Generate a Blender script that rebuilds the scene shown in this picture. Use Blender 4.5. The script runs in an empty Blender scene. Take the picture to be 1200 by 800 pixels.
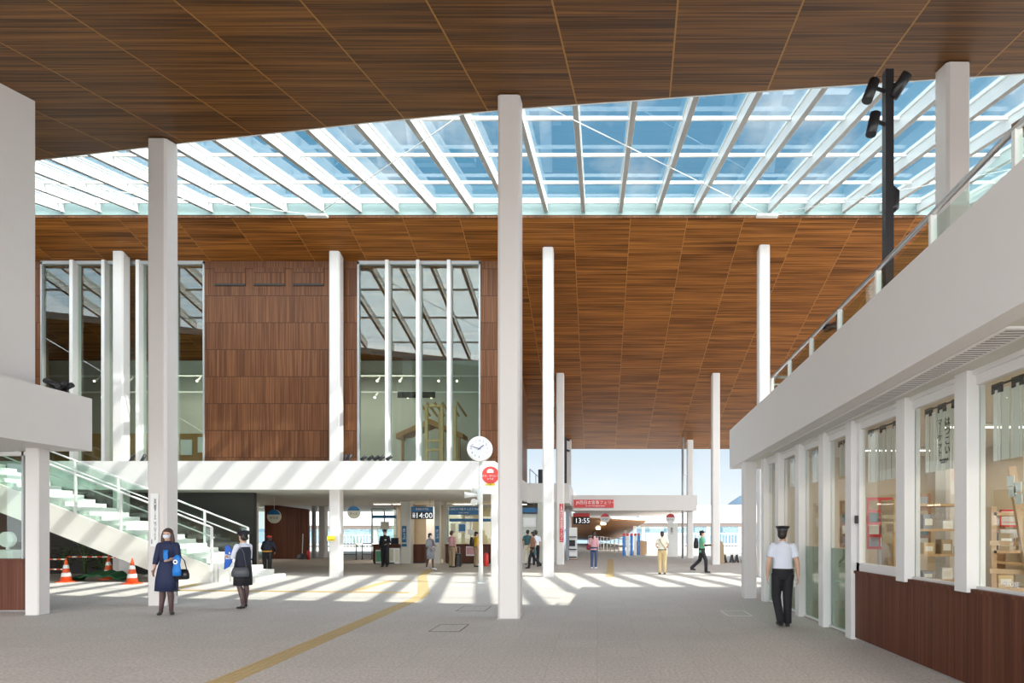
import bpy, bmesh, math, random
from mathutils import Vector, Matrix
random.seed(7)
C = bpy.context.scene.collection
sc = bpy.context.scene
PI = math.pi
# ------------------------------------------------------------------ camera
cam_d = bpy.data.cameras.new('camera'); cam = bpy.data.objects.new('camera', cam_d); C.objects.link(cam)
cam.location = (0, 0, 1.65); cam.rotation_euler = (PI/2, 0, 0)
cam_d.sensor_width = 36; cam_d.lens = 21.0
cam_d.shift_x = -100/1200; cam_d.shift_y = 221/1200
cam_d.clip_start = .05; cam_d.clip_end = 3000
sc.camera = cam
sc.view_settings.view_transform = 'Standard'; sc.view_settings.look = 'None'
sc.view_settings.gamma = 1; sc.view_settings.use_curve_mapping = False
sc.view_settings.exposure = 0.55
# ------------------------------------------------------------------ sun and sky
SUN = Vector((-.93, .29, -1)).normalized()
sd = bpy.data.lights.new('sun', 'SUN'); sd.energy = 4.9; sd.angle = math.radians(.55); sd.color = (1, .95, .84)
so = bpy.data.objects.new('sun', sd); C.objects.link(so)
so.rotation_euler = SUN.to_track_quat('-Z', 'Y').to_euler(); so.location = (20, -6, 24)
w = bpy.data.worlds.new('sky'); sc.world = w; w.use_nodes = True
nt = w.node_tree; nt.nodes.clear(); N = nt.nodes.new; L = nt.links.new
tc = N('ShaderNodeTexCoord'); sep = N('ShaderNodeSeparateXYZ'); L(tc.outputs['Generated'], sep.inputs[0])
rp = N('ShaderNodeValToRGB'); L(sep.outputs['Z'], rp.inputs[0])
cr = rp.color_ramp; cr.elements[0].position = 0; cr.elements[0].color = (.70, .745, .77, 1)
cr.elements[1].position = 1; cr.elements[1].color = (.05, .15, .28, 1)
e = cr.elements.new(.12); e.color = (.50, .59, .66, 1)
e = cr.elements.new(.38); e.color = (.115, .31, .46, 1)
mp = N('ShaderNodeMapping'); mp.inputs['Scale'].default_value = (1, 1, 1.6); mp.inputs['Location'].default_value = (.35, 0, .25); L(tc.outputs['Generated'], mp.inputs[0])
nz = N('ShaderNodeTexNoise'); nz.inputs['Scale'].default_value = 3.6; nz.inputs['Detail'].default_value = 7; nz.inputs['Roughness'].default_value = .55
L(mp.outputs[0], nz.inputs['Vector'])
cp = N('ShaderNodeValToRGB'); cp.color_ramp.elements[0].position = .50; cp.color_ramp.elements[1].position = .66; L(nz.outputs[0], cp.inputs[0])
mx = N('ShaderNodeMixRGB'); mx.inputs[2].default_value = (.62, .66, .69, 1); L(cp.outputs[0], mx.inputs[0]); L(rp.outputs[0], mx.inputs[1])
# extra glow added to the sky behind the camera to fill the shaded hall
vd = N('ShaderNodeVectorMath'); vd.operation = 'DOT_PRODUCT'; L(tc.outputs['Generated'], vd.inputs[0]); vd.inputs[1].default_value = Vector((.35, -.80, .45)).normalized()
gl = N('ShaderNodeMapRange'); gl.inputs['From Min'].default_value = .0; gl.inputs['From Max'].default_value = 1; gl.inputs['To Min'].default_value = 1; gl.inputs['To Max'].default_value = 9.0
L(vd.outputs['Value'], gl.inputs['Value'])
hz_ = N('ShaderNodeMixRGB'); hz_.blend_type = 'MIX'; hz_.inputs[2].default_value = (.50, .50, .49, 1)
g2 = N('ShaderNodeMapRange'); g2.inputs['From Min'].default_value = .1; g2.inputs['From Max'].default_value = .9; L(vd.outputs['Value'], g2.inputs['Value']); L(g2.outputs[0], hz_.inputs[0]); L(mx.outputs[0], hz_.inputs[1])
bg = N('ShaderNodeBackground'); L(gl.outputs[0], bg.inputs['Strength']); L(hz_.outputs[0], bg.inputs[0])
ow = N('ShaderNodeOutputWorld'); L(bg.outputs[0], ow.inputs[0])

# ------------------------------------------------------------------ helpers
def at(px, py, Y):
    return Vector(((px-700)*Y/700, Y, 1.65+(621-py)*Y/700))
def ax(px, Y): return (px-700)*Y/700
def az(py, Y): return 1.65+(621-py)*Y/700

MATS = {}
def mat(name, col, rough=.5, metal=0, emit=0, vary=.06, nscale=3.0, bump=0, coat=0):
    if name in MATS: return MATS[name]
    m = bpy.data.materials.new(name); m.use_nodes = True; t = m.node_tree
    b = t.nodes['Principled BSDF']; b.inputs['Roughness'].default_value = rough; b.inputs['Metallic'].default_value = metal
    c = (col[0], col[1], col[2], 1)
    tc = t.nodes.new('ShaderNodeTexCoord'); n = t.nodes.new('ShaderNodeTexNoise'); n.inputs['Scale'].default_value = nscale
    n.inputs['Detail'].default_value = 4; t.links.new(tc.outputs['Object'], n.inputs['Vector'])
    r = t.nodes.new('ShaderNodeValToRGB')
    r.color_ramp.elements[0].color = tuple(min(1, x*(1-vary)) for x in col)+(1,)
    r.color_ramp.elements[1].color = tuple(min(1, x*(1+vary)) for x in col)+(1,)
    t.links.new(n.outputs[0], r.inputs[0]); t.links.new(r.outputs[0], b.inputs['Base Color'])
    if bump:
        bp = t.nodes.new('ShaderNodeBump'); bp.inputs['Strength'].default_value = bump; bp.inputs['Distance'].default_value = .01
        n2 = t.nodes.new('ShaderNodeTexNoise'); n2.inputs['Scale'].default_value = nscale*20; t.links.new(tc.outputs['Object'], n2.inputs['Vector'])
        t.links.new(n2.outputs[0], bp.inputs['Height']); t.links.new(bp.outputs[0], b.inputs['Normal'])
    if emit:
        t.links.new(r.outputs[0], b.inputs['Emission Color']); b.inputs['Emission Strength'].default_value = emit
    MATS[name] = m; return m

def glass_mat(name, tint=(.93, .98, .96), ior=1.45, boost=1.0, rough=0.0):
    m = bpy.data.materials.new(name); m.use_nodes = True; t = m.node_tree; t.nodes.clear()
    o = t.nodes.new('ShaderNodeOutputMaterial'); x = t.nodes.new('ShaderNodeMixShader')
    tr = t.nodes.new('ShaderNodeBsdfTransparent'); tr.inputs[0].default_value = tint+(1,)
    g = t.nodes.new('ShaderNodeBsdfGlossy'); g.inputs['Roughness'].default_value = rough
    f = t.nodes.new('ShaderNodeLayerWeight'); f.inputs[0].default_value = .5   # Schlick fresnel, same from both sides
    pw = t.nodes.new('ShaderNodeMath'); pw.operation = 'POWER'; pw.inputs[1].default_value = 5; t.links.new(f.outputs['Facing'], pw.inputs[0])
    F0 = ((ior-1)/(ior+1))**2*boost
    mu = t.nodes.new('ShaderNodeMath'); mu.operation = 'MULTIPLY_ADD'; mu.inputs[1].default_value = 1-F0; mu.inputs[2].default_value = F0; mu.use_clamp = True
    t.links.new(pw.outputs[0], mu.inputs[0]); t.links.new(mu.outputs[0], x.inputs[0])
    t.links.new(tr.outputs[0], x.inputs[1]); t.links.new(g.outputs[0], x.inputs[2]); t.links.new(x.outputs[0], o.inputs[0])
    MATS[name] = m; return m

def wood_mat(name, c1, c2, seam, axis='x', pitch=1.9, off=0.0, skew=0.0, row=.12, seamw=.018, rough=.45, wna=.30, rowpitch=None, rowoff=0):
    """timber boards: grain along `axis`; panel seams every pitch; boards of height row"""
    m = bpy.data.materials.new(name); m.use_nodes = True; t = m.node_tree
    Nn = t.nodes.new; Lk = t.links.new
    b = t.nodes['Principled BSDF']; b.inputs['Roughness'].default_value = rough; b.inputs['Specular IOR Level'].default_value = .18
    tc = Nn('ShaderNodeTexCoord'); s = Nn('ShaderNodeSeparateXYZ'); Lk(tc.outputs['Object'], s.inputs[0])
    def M(op, a, bb=None, clamp=False):
        n = Nn('ShaderNodeMath'); n.operation = op; n.use_clamp = clamp
        for i, v in enumerate((a, bb)):
            if v is None: continue
            if isinstance(v, (int, float)): n.inputs[i].default_value = v
            else: Lk(v, n.inputs[i])
        return n.outputs[0]
    X, Y, Z = s.outputs
    if axis == 'x':   # ceiling: grain along x, rows along y
        u = M('SUBTRACT', X, M('MULTIPLY', Y, skew)); v = Y
    elif axis == 'z': # wall facing y: grain along z
        u = Z; v = X
    else:             # 'zy': wall facing x: grain along z, boards along y
        u = Z; v = Y
    us = M('DIVIDE', M('SUBTRACT', u, off), pitch)
    cell = M('FLOOR', us); fr = M('FRACT', us)
    rv = M('FLOOR', M('DIVIDE', v, row))
    cb = Nn('ShaderNodeCombineXYZ'); Lk(cell, cb.inputs[0]); Lk(rv, cb.inputs[1])
    wn = Nn('ShaderNodeTexWhiteNoise'); wn.noise_dimensions = '2D'; Lk(cb.outputs[0], wn.inputs[0])
    # grain
    cg = Nn('ShaderNodeCombineXYZ'); Lk(M('ADD', M('MULTIPLY', u, .35), M('MULTIPLY', cell, 7.3)), cg.inputs[0]); Lk(M('MULTIPLY', v, 22), cg.inputs[1])
    ng = Nn('ShaderNodeTexNoise'); ng.inputs['Scale'].default_value = 1.0; ng.inputs['Detail'].default_value = 3; Lk(cg.outputs[0], ng.inputs['Vector'])
    cg2 = Nn('ShaderNodeCombineXYZ'); Lk(M('ADD', M('MULTIPLY', u, .25), M('MULTIPLY', cell, 3.1)), cg2.inputs[0]); Lk(M('MULTIPLY', v, 2.6), cg2.inputs[1])
    ng2 = Nn('ShaderNodeTexNoise'); ng2.inputs['Scale'].default_value = 1.0; ng2.inputs['Detail'].default_value = 2; Lk(cg2.outputs[0], ng2.inputs['Vector'])
    k = M('ADD', M('ADD', M('MULTIPLY', wn.outputs[0], wna), M('MULTIPLY', M('SUBTRACT', ng.outputs[0], .5), 1.7)), M('MULTIPLY', ng2.outputs[0], .50), True)
    rr = Nn('ShaderNodeValToRGB'); rr.color_ramp.elements[0].position = .12; rr.color_ramp.elements[1].position = .9
    rr.color_ramp.elements[0].color = c1+(1,); rr.color_ramp.elements[1].color = c2+(1,); Lk(k, rr.inputs[0])
    d = M('MULTIPLY', M('MINIMUM', fr, M('SUBTRACT', 1, fr)), pitch)
    mask = M('LESS_THAN', d, seamw)
    mxx = Nn('ShaderNodeMixRGB'); Lk(mask, mxx.inputs[0]); Lk(rr.outputs[0], mxx.inputs[1]); mxx.inputs[2].default_value = seam+(1,)
    out = mxx.outputs[0]
    if rowpitch:
        fr2 = M('FRACT', M('DIVIDE', M('ADD', v, rowoff), rowpitch))
        m2 = M('LESS_THAN', M('MULTIPLY', M('MINIMUM', fr2, M('SUBTRACT', 1, fr2)), rowpitch), seamw*.6)
        mx2 = Nn('ShaderNodeMixRGB'); Lk(m2, mx2.inputs[0]); Lk(out, mx2.inputs[1]); mx2.inputs[2].default_value = tuple(q*.5 for q in c1)+(1,); out = mx2.outputs[0]
    Lk(out, b.inputs['Base Color'])
    bp = Nn('ShaderNodeBump'); bp.inputs['Strength'].default_value = .35; bp.inputs['Distance'].default_value = .01
    Lk(k, bp.inputs['Height']); Lk(bp.outputs[0], b.inputs['Normal'])
    MATS[name] = m; return m

def V(*a): return Vector(a)
def box(bm, x0, x1, y0, y1, z0, z1, mtx=None):
    vs = [bm.verts.new((x, y, z)) for x in (x0, x1) for y in (y0, y1) for z in (z0, z1)]
    for f in ((0,1,3,2),(4,6,7,5),(0,4,5,1),(2,3,7,6),(0,2,6,4),(1,5,7,3)):
        bm.faces.new([vs[i] for i in f])
    if mtx is not None:
        for v in vs: v.co = mtx @ v.co
    return vs
def bar(bm, a, b, wdt, hgt, up=(0,0,1)):
    a, b = Vector(a), Vector(b); t = (b-a).normalized(); u = Vector(up)
    s = t.cross(u)
    if s.length < 1e-4: s = t.cross(Vector((1,0,0)))
    s.normalize(); u = s.cross(t).normalized()
    vs = []
    for p in (a, b):
        for i, j in ((-1,-1),(1,-1),(1,1),(-1,1)):
            vs.append(bm.verts.new(p+s*(i*wdt/2)+u*(j*hgt/2)))
    for f in ((0,3,2,1),(4,5,6,7),(0,1,5,4),(1,2,6,5),(2,3,7,6),(3,0,4,7)):
        bm.faces.new([vs[i] for i in f])
def loft(bm, pts, radii, seg=12, hint=(1,0,0), smooth=True):
    """ring loft; radii entries are r or (a along hint, b)"""
    pts = [Vector(p) for p in pts]; n = len(pts); rings = []; h = Vector(hint)
    for i, p in enumerate(pts):
        t = (pts[min(i+1, n-1)]-pts[max(i-1, 0)])
        t = t.normalized() if t.length > 1e-9 else Vector((0,0,1))
        a = h-t*h.dot(t)
        if a.length < .05: a = Vector((0,1,0))-t*t.y
        a.normalize(); b = t.cross(a)
        r = radii[i]; ra, rb = r if isinstance(r, (tuple, list)) else (r, r)
        rings.append([bm.verts.new(p+a*(ra*math.cos(2*PI*k/seg))+b*(rb*math.sin(2*PI*k/seg))) for k in range(seg)])
    for i in range(n-1):
        for k in range(seg):
            f = bm.faces.new((rings[i][k], rings[i][(k+1)%seg], rings[i+1][(k+1)%seg], rings[i+1][k])); f.smooth = smooth
    bm.faces.new(list(reversed(rings[0]))); bm.faces.new(rings[-1])
def tube(bm, a, b, r, seg=12): loft(bm, [a, b], [r, r], seg)
def ell(bm, c, r, rot=None, u=14, v=9):
    m = Matrix.Translation(Vector(c)) @ (rot.to_4x4() if rot is not None else Matrix.Identity(4)) @ Matrix.Diagonal((r[0], r[1], r[2], 1))
    g = bmesh.ops.create_uvsphere(bm, u_segments=u, v_segments=v, radius=1, matrix=m)
    for vv in g['verts']:
        for f in vv.link_faces: f.smooth = True
def prism(bm, pts, z0, z1):
    a = [bm.verts.new((x, y, z0)) for x, y in pts]; b = [bm.verts.new((x, y, z1)) for x, y in pts]
    n = len(pts); bm.faces.new(list(reversed(a))); bm.faces.new(b)
    for i in range(n): bm.faces.new((a[i], a[(i+1)%n], b[(i+1)%n], b[i]))
def solid(bm, poly, vec):
    """extrude planar polygon (3D points) by vec"""
    vec = Vector(vec); a = [bm.verts.new(Vector(p)) for p in poly]; b = [bm.verts.new(Vector(p)+vec) for p in poly]
    n = len(poly); bm.faces.new(list(reversed(a))); bm.faces.new(b)
    for i in range(n): bm.faces.new((a[i], a[(i+1)%n], b[(i+1)%n], b[i]))
def obj(name, bm, m, parent=None, voxel=None, bevel=0):
    bmesh.ops.recalc_face_normals(bm, faces=bm.faces[:])
    me = bpy.data.meshes.new(name); bm.to_mesh(me); bm.free()
    o = bpy.data.objects.new(name, me); C.objects.link(o)
    if voxel:
        md = o.modifiers.new('r', 'REMESH'); md.mode = 'VOXEL'; md.voxel_size = voxel; md.use_smooth_shade = True
        ms = o.modifiers.new('s', 'SMOOTH'); ms.factor = .5; ms.iterations = 3
        me2 = bpy.data.meshes.new_from_object(o.evaluated_get(bpy.context.evaluated_depsgraph_get()))
        o.modifiers.clear(); o.data = me2; me = me2
        for p in me.polygons: p.use_smooth = True
    if bevel:
        md = o.modifiers.new('b', 'BEVEL'); md.width = bevel; md.segments = 2; md.limit_method = 'ANGLE'
    me.materials.clear(); me.materials.append(MATS[m] if isinstance(m, str) else m)
    if parent is not None: o.parent = parent
    return o
def B(): return bmesh.new()
def thing(name, label, cat, loc=(0,0,0), rz=0, group=None):
    o = bpy.data.objects.new(name, None); o.empty_display_size = .1; C.objects.link(o); o.location = loc; o.rotation_euler = (0, 0, rz)
    o['label'] = label; o['category'] = cat
    if group: o['group'] = group
    return o
def tag(o, label, cat, group=None, kind=None):
    o['label'] = label; o['category'] = cat
    if group: o['group'] = group
    if kind: o['kind'] = kind
    return o
def struct(name, bm, m, parent=None, **k):
    o = obj(name, bm, m, parent, **k)
    if parent is None: o['kind'] = 'structure'
    return o
def sbox(name, m, x0, x1, y0, y1, z0, z1, parent=None, bevel=0):
    b = B(); box(b, x0, x1, y0, y1, z0, z1); return obj(name, b, m, parent, bevel=bevel)
def text(body, size, loc, m, parent=None, rot=(PI/2, 0, 0), ext=.002, align='CENTER', name='lettering', vertical=False, line=1.0, sx=1.0):
    cu = bpy.data.curves.new(name, 'FONT'); cu.body = '\n'.join(body) if vertical else body
    cu.size = size; cu.extrude = ext; cu.align_x = align; cu.align_y = 'CENTER'; cu.space_line = line; cu.resolution_u = 2
    o = bpy.data.objects.new(name, cu); C.objects.link(o)
    me = bpy.data.meshes.new_from_object(o.evaluated_get(bpy.context.evaluated_depsgraph_get()))
    bpy.data.objects.remove(o)
    o = bpy.data.objects.new(name, me); C.objects.link(o)
    o.location = loc; o.rotation_euler = rot; o.scale = (sx, 1, 1)
    me.materials.clear(); me.materials.append(MATS[m])
    if parent is not None: o.parent = parent
    return o

# ------------------------------------------------------------------ materials
mat('white_paint', (.69, .665, .655), .55, vary=.02)
mat('white_trim', (.76, .745, .74), .4, vary=.02)
mat('white_steel', (.72, .73, .71), .35, vary=.02)
mat('column_paint', (.70, .67, .66), .45, vary=.02)
mat('soffit_paint', (.62, .60, .54), .6, vary=.03)
mat('stair_paint', (.74, .72, .66), .6, vary=.03)
mat('stair_stone', (.78, .77, .73), .55, vary=.04)
mat('upstand_metal', (.26, .35, .34), .4, vary=.05)
mat('black_metal', (.018, .018, .022), .4)
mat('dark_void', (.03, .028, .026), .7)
mat('steel', (.62, .62, .62), .28, .9)
mat('grey_metal', (.42, .43, .44), .4, .3)
mat('yellow_tactile', (.54, .40, .20), .7, vary=.12, nscale=8)
mat('red_sign', (.62, .045, .05), .4)
mat('bright_red', (.78, .05, .04), .4)
mat('blue_sign', (.012, .13, .30), .4)
mat('white_sign', (.85, .86, .87), .4, vary=.01)
mat('black_ink', (.02, .02, .02), .6)
mat('led_white', (.9, .93, 1), .4, emit=.5)
mat('yellow_sign', (.85, .62, .02), .5)
mat('cone_orange', (.75, .10, .02), .5)
mat('cone_white', (.85, .85, .82), .4)
mat('green_mat', (.012, .10, .035), .8, vary=.3, nscale=20)
mat('leaf', (.07, .13, .035), .6, vary=.4)
mat('lamp_glow', (1, .85, .62), .4, emit=9, vary=.01)
mat('led_panel', (1, .93, .82), .4, emit=5, vary=.01)
mat('skin', (.62, .38, .27), .5, vary=.05)
mat('hair', (.018, .012, .010), .45)
mat('brown_hair', (.055, .025, .018), .45)
mat('navy', (.011, .018, .065), .75, bump=.2)
mat('black_cloth', (.014, .013, .018), .8, bump=.2)
mat('dark_navy_cloth', (.016, .020, .04), .8, bump=.2)
mat('tights', (.10, .06, .06), .5)
mat('white_cloth', (.72, .76, .88), .8, bump=.2)
mat('cream_cloth', (.72, .68, .55), .8)
mat('beige_cloth', (.62, .46, .24), .8)
mat('khaki_cloth', (.38, .29, .18), .8)
mat('pink_cloth', (.62, .33, .36), .8)
mat('mint_cloth', (.13, .40, .25), .8)
mat('teal_cloth', (.05, .13, .15), .8)
mat('brown_cloth', (.30, .16, .10), .8)
mat('grey_cloth', (.27, .29, .34), .8, vary=.2, nscale=30)
mat('denim', (.05, .08, .18), .8)
mat('blue_cloth', (.01, .19, .62), .6)
mat('royal_blue', (.01, .12, .62), .5)
mat('yellow_cloth', (.75, .45, .02), .7)
mat('orange_cloth', (.60, .28, .03), .7)
mat('maroon', (.22, .02, .04), .7)
mat('leather_black', (.012, .012, .014), .3)
mat('grey_bag', (.07, .075, .09), .5)
mat('light_wood', (.55, .36, .20), .5, vary=.1)
mat('pale_timber', (.62, .42, .20), .5, vary=.1)
mat('beige_wall', (.52, .43, .32), .7)
mat('interior_wall', (.50, .51, .46), .7)
mat('museum_panel', (.38, .20, .07), .6, vary=.1)
mat('paper', (.78, .78, .74), .7)
mat('noren_cloth', (.74, .72, .67), .85)
mat('bounce_paving', (.62, .60, .57), .9)
mat('pier_deck', (.44, .41, .38), .9)
mat('dim_brown', (.20, .16, .14), .6)
mat('mountain', (.085, .135, .19), 1, vary=.15, nscale=.02)
mat('sea', (.10, .22, .30), .15, vary=.1, nscale=.1)
mat('clock_face', (.84, .85, .88), .35, vary=.01)
mat('clock_ink', (.10, .11, .22), .5)
glass_mat('glass', (.90, .97, .94), 1.5, 1.1)
glass_mat('sky_glass', (.86, .95, .98), 1.5, 1.0)
glass_mat('museum_glass', (.84, .92, .89), 1.5, 1.9)
glass_mat('shop_glass', (.94, .97, .955), 1.5, 1.3)
glass_mat('frosted', (.55, .72, .64), 1.5, 1.5, .3)
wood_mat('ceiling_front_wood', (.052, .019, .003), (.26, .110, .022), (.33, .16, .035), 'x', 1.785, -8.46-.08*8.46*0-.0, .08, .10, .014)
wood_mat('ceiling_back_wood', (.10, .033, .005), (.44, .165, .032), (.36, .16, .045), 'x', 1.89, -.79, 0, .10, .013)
wood_mat('wall_wood', (.095, .036, .016), (.23, .098, .044), (.06, .025, .012), 'z', .977, 11.12, 0, .16, .012, wna=.18)
wood_mat('panel_wood', (.085, .026, .014), (.17, .062, .034), (.16, .06, .03), 'zy', 6, -3, 0, .11, .0)
wood_mat('panel_wood_y', (.085, .030, .018), (.17, .066, .042), (.16, .06, .03), 'z', 9, -4, 0, .11, .0)
wood_mat('pier_wood', (.16, .06, .015), (.42, .18, .045), (.2, .08, .02), 'x', 30, -15, 0, .5, .0)
# floor
m = bpy.data.materials.new('floor_stone'); m.use_nodes = True; t = m.node_tree; b = t.nodes['Principled BSDF']; b.inputs['Roughness'].default_value = .72
tc = t.nodes.new('ShaderNodeTexCoord')
n1 = t.nodes.new('ShaderNodeTexNoise'); n1.inputs['Scale'].default_value = 28; n1.inputs['Detail'].default_value = 8; n1.inputs['Roughness'].default_value = .8
n2 = t.nodes.new('ShaderNodeTexNoise'); n2.inputs['Scale'].default_value = .7; n2.inputs['Detail'].default_value = 3
bk = t.nodes.new('ShaderNodeTexBrick'); bk.offset = 0; bk.inputs['Scale'].default_value = 1; bk.inputs['Brick Width'].default_value = .6; bk.inputs['Row Height'].default_value = .6
bk.inputs['Mortar Size'].default_value = .004; bk.inputs['Color1'].default_value = (.94, .94, .94, 1); bk.inputs['Color2'].default_value = (1, 1, 1, 1); bk.inputs['Mortar'].default_value = (.80, .80, .80, 1)
for n in (n1, n2, bk): t.links.new(tc.outputs['Object'], n.inputs['Vector'])
r = t.nodes.new('ShaderNodeValToRGB'); r.color_ramp.elements[0].position = .30; r.color_ramp.elements[1].position = .70
r.color_ramp.elements[0].color = (.31, .275, .25, 1); r.color_ramp.elements[1].color = (.82, .755, .70, 1)
t.links.new(n1.outputs[0], r.inputs[0])
mu = t.nodes.new('ShaderNodeMixRGB'); mu.blend_type = 'MULTIPLY'; mu.inputs[0].default_value = 1; t.links.new(r.outputs[0], mu.inputs[1]); t.links.new(bk.outputs[0], mu.inputs[2])
r2 = t.nodes.new('ShaderNodeValToRGB'); r2.color_ramp.elements[0].color = (.93, .92, .92, 1); r2.color_ramp.elements[1].color = (1, 1, 1, 1); t.links.new(n2.outputs[0], r2.inputs[0])
mv = t.nodes.new('ShaderNodeMixRGB'); mv.blend_type = 'MULTIPLY'; mv.inputs[0].default_value = 1; t.links.new(mu.outputs[0], mv.inputs[1]); t.links.new(r2.outputs[0], mv.inputs[2])
t.links.new(mv.outputs[0], b.inputs['Base Color']); MATS['floor_stone'] = m
# ================================================================== large structure
b = B(); box(b, -70, 70, -2.5, 48, -.3, 0); struct('floor', b, 'floor_stone')
b = B(); box(b, -90, 90, -60, -2.5, -.32, -.01); struct('floor', b, 'bounce_paving')  # unseen pale ground added behind the camera to bounce light into the hall
b = B(); box(b, -70, 70, 48, 75, -.32, -.02); struct('floor', b, 'pier_deck')
def ZF(Y): return 7.21+.23*Y          # front ceiling underside
def ZB(Y): return 18.33-.32*Y         # rear ceiling underside
RY = 19.82
EDGE = [(-26, 17.2), (-13.44, 14.28), (-9.3, 13.31), (-4.65, 12.28), (-1.5, 11.67), (.81, 11.35), (1.6, 11.22), (5.9, 10.6), (9.0, 10.2), (9.01, 13.0), (26, 13.0)]
def edge(X):
    for (x0, y0), (x1, y1) in zip(EDGE, EDGE[1:]):
        if x0 <= X <= x1: return y0+(y1-y0)*(X-x0)/(x1-x0)
    return 13
b = B()
lo, hi = [], []
for x, y in EDGE:
    q = []
    for yy in (-2, y):
        q.append((b.verts.new((x, yy, ZF(yy))), b.verts.new((x, yy, ZF(yy)+.28))))
    lo.append(q)
for p, q in zip(lo, lo[1:]):
    b.faces.new((p[0][0], q[0][0], q[1][0], p[1][0])); b.faces.new((p[0][1], p[1][1], q[1][1], q[0][1]))
    b.faces.new((p[1][0], q[1][0], q[1][1], p[1][1])); b.faces.new((p[0][0], p[0][1], q[0][1], q[0][0]))
for q in (lo[0], lo[-1]): b.faces.new((q[0][0], q[1][0], q[1][1], q[0][1]))
struct('ceiling', b, 'ceiling_front_wood')
b = B(); solid(b, [(-26, RY, ZB(RY)), (26, RY, ZB(RY)), (26, 36.6, ZB(36.6)), (-26, 36.6, ZB(36.6))], (0, 0, .3)); struct('ceiling', b, 'ceiling_back_wood')
# white edge trims
b = B(); bar(b, (-26, RY-.022, ZB(RY)+.04), (26, RY-.022, ZB(RY)+.04), .03, .06); struct('trim_1', b, 'wall_wood')
b = B()
for (x0, y0), (x1, y1) in zip(EDGE, EDGE[1:]):
    if x1-x0 > .1: bar(b, (x0, y0+.012, ZF(y0)+.14), (x1, y1+.012, ZF(y1)+.14), .02, .3)
struct('trim_2', b, 'white_steel')

# skylight
BZ = 7.62; GZ = 7.99
def zb(Y): return BZ+.23*Y
def zg(Y): return GZ+.23*Y
sky = thing('skylight', 'long glazed skylight of white sloping beams between the two timber ceilings', 'skylight', (0, RY, 12))
def skob(name, bm, m):
    o = obj(name, bm, m, sky); o.matrix_parent_inverse = sky.matrix_world.inverted(); o.matrix_parent_inverse = Matrix.Translation((0, -RY, -12)); return o
k0 = -18
for k in range(-18, 18):
    X = -.464+1.233*k; y0 = edge(X)-.35
    b = B(); hw = .055
    solid(b, [(X-hw, y0, zb(y0)), (X-hw, RY-.02, zb(RY)), (X-hw, RY-.02, zg(RY)-.06), (X-hw, y0, zg(y0)-.06)], (2*hw, 0, 0))
    solid(b, [(X-.065, y0, zb(y0)), (X-.065, RY-.02, zb(RY)), (X-.065, RY-.02, zb(RY)+.03), (X-.065, y0, zb(y0)+.03)], (.13, 0, 0))
    solid(b, [(X-.075, y0, zg(y0)-.09), (X-.075, RY-.02, zg(RY)-.09), (X-.075, RY-.02, zg(RY)-.05), (X-.075, y0, zg(y0)-.05)], (.15, 0, 0))
    skob('beam', b, 'white_steel')
for i, yy in enumerate((19.55, 17.75, 15.7, 13.6, 11.5)):
    b = B()
    x0, x1 = -24, 22
    if yy == 11.5: x0 = .2; x1 = 8.9
    elif yy == 13.6: x0 = -10.2
    elif yy == 15.7: x0 = -19
    bar(b, (x0, yy, zg(yy)-.10), (x1, yy, zg(yy)-.10), .05, .08); skob('purlin', b, 'white_steel')
b = B()
xs = [-24]+[x for x, y in EDGE if -24 < x < 22]+[22]
bot = [b.verts.new((x, edge(x)-.4, zg(edge(x)-.4))) for x in xs]; top = [b.verts.new((x, RY+.1, zg(RY+.1))) for x in xs]
for i in range(len(xs)-1): b.faces.new((bot[i], bot[i+1], top[i+1], top[i]))
skob('glazing', b, 'sky_glass')
b = B()
for k in range(-18, 18):
    X = -.464+1.233*k; y0 = edge(X)-.35
    bar(b, (X, y0, zg(y0)+.03), (X, RY, zg(RY)+.03), .06, .04)
skob('glazing_caps', b, 'white_steel')
b = B(); box(b, -26, 26, RY-.03, RY-.002, ZB(RY)+.10, zg(RY)+.06); skob('upstand', b, 'upstand_metal')
b = B(); bar(b, (-26, RY-.08, zg(RY)+.02), (26, RY-.08, zg(RY)+.02), .10, .06); skob('ridge_gutter', b, 'white_steel')
def rod(a, c):
    b = B(); tube(b, a, c, .012, 8); skob('tie_rod', b, 'white_steel')
na, nb = V(-9.25, RY-.15, 12.02), V(5.6, RY-.15, 12.02)
c1 = V(-1.8, 11.4, ZF(11.4)+.3); cl = V(-17.7, 15.6, ZF(15.6)+.3); c3 = V(14, 13.3, ZF(13.3)+.3)
rod(c1, na); rod(c1, nb); rod(cl, na); rod(c3, nb)
for p in (na, nb):
    b = B(); box(b, p.x-.35, p.x+.35, p.y-.08, p.y+.1, p.z-.05, p.z+.02); skob('node_plate', b, 'white_steel')

# wood wall of the upper building with two windows
WY = 21.65; WT = .3
PAR = 4.07; SOF = 3.07
def zw(Y): return ZB(Y)-.005
def wallseg(name, x0, x1, m='wall_wood', z0=PAR-.55):
    b = B(); solid(b, [(x0, WY, z0), (x1, WY, z0), (x1, WY, zw(WY)), (x0, WY, zw(WY))], (0, WT, -.1)); return struct(name, b, m)
W1 = (ax(48, WY), ax(240, WY)); W2 = (ax(419, WY), ax(563, WY)); XE = -3.6
wallseg('wall_back', -25.9, W1[0]); wallseg('wall_back', W1[1], W2[0]); wallseg('wall_back', W2[1], XE)
b = B(); solid(b, [(XE-.02, WY+WT+.002, PAR), (XE-.02, 30.8, PAR), (XE-.02, 30.8, zw(30.8)-.02), (XE-.02, WY+WT+.002, zw(WY+WT)-.02)], (-.25, 0, 0)); struct('wall_side', b, 'wall_wood')
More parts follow.
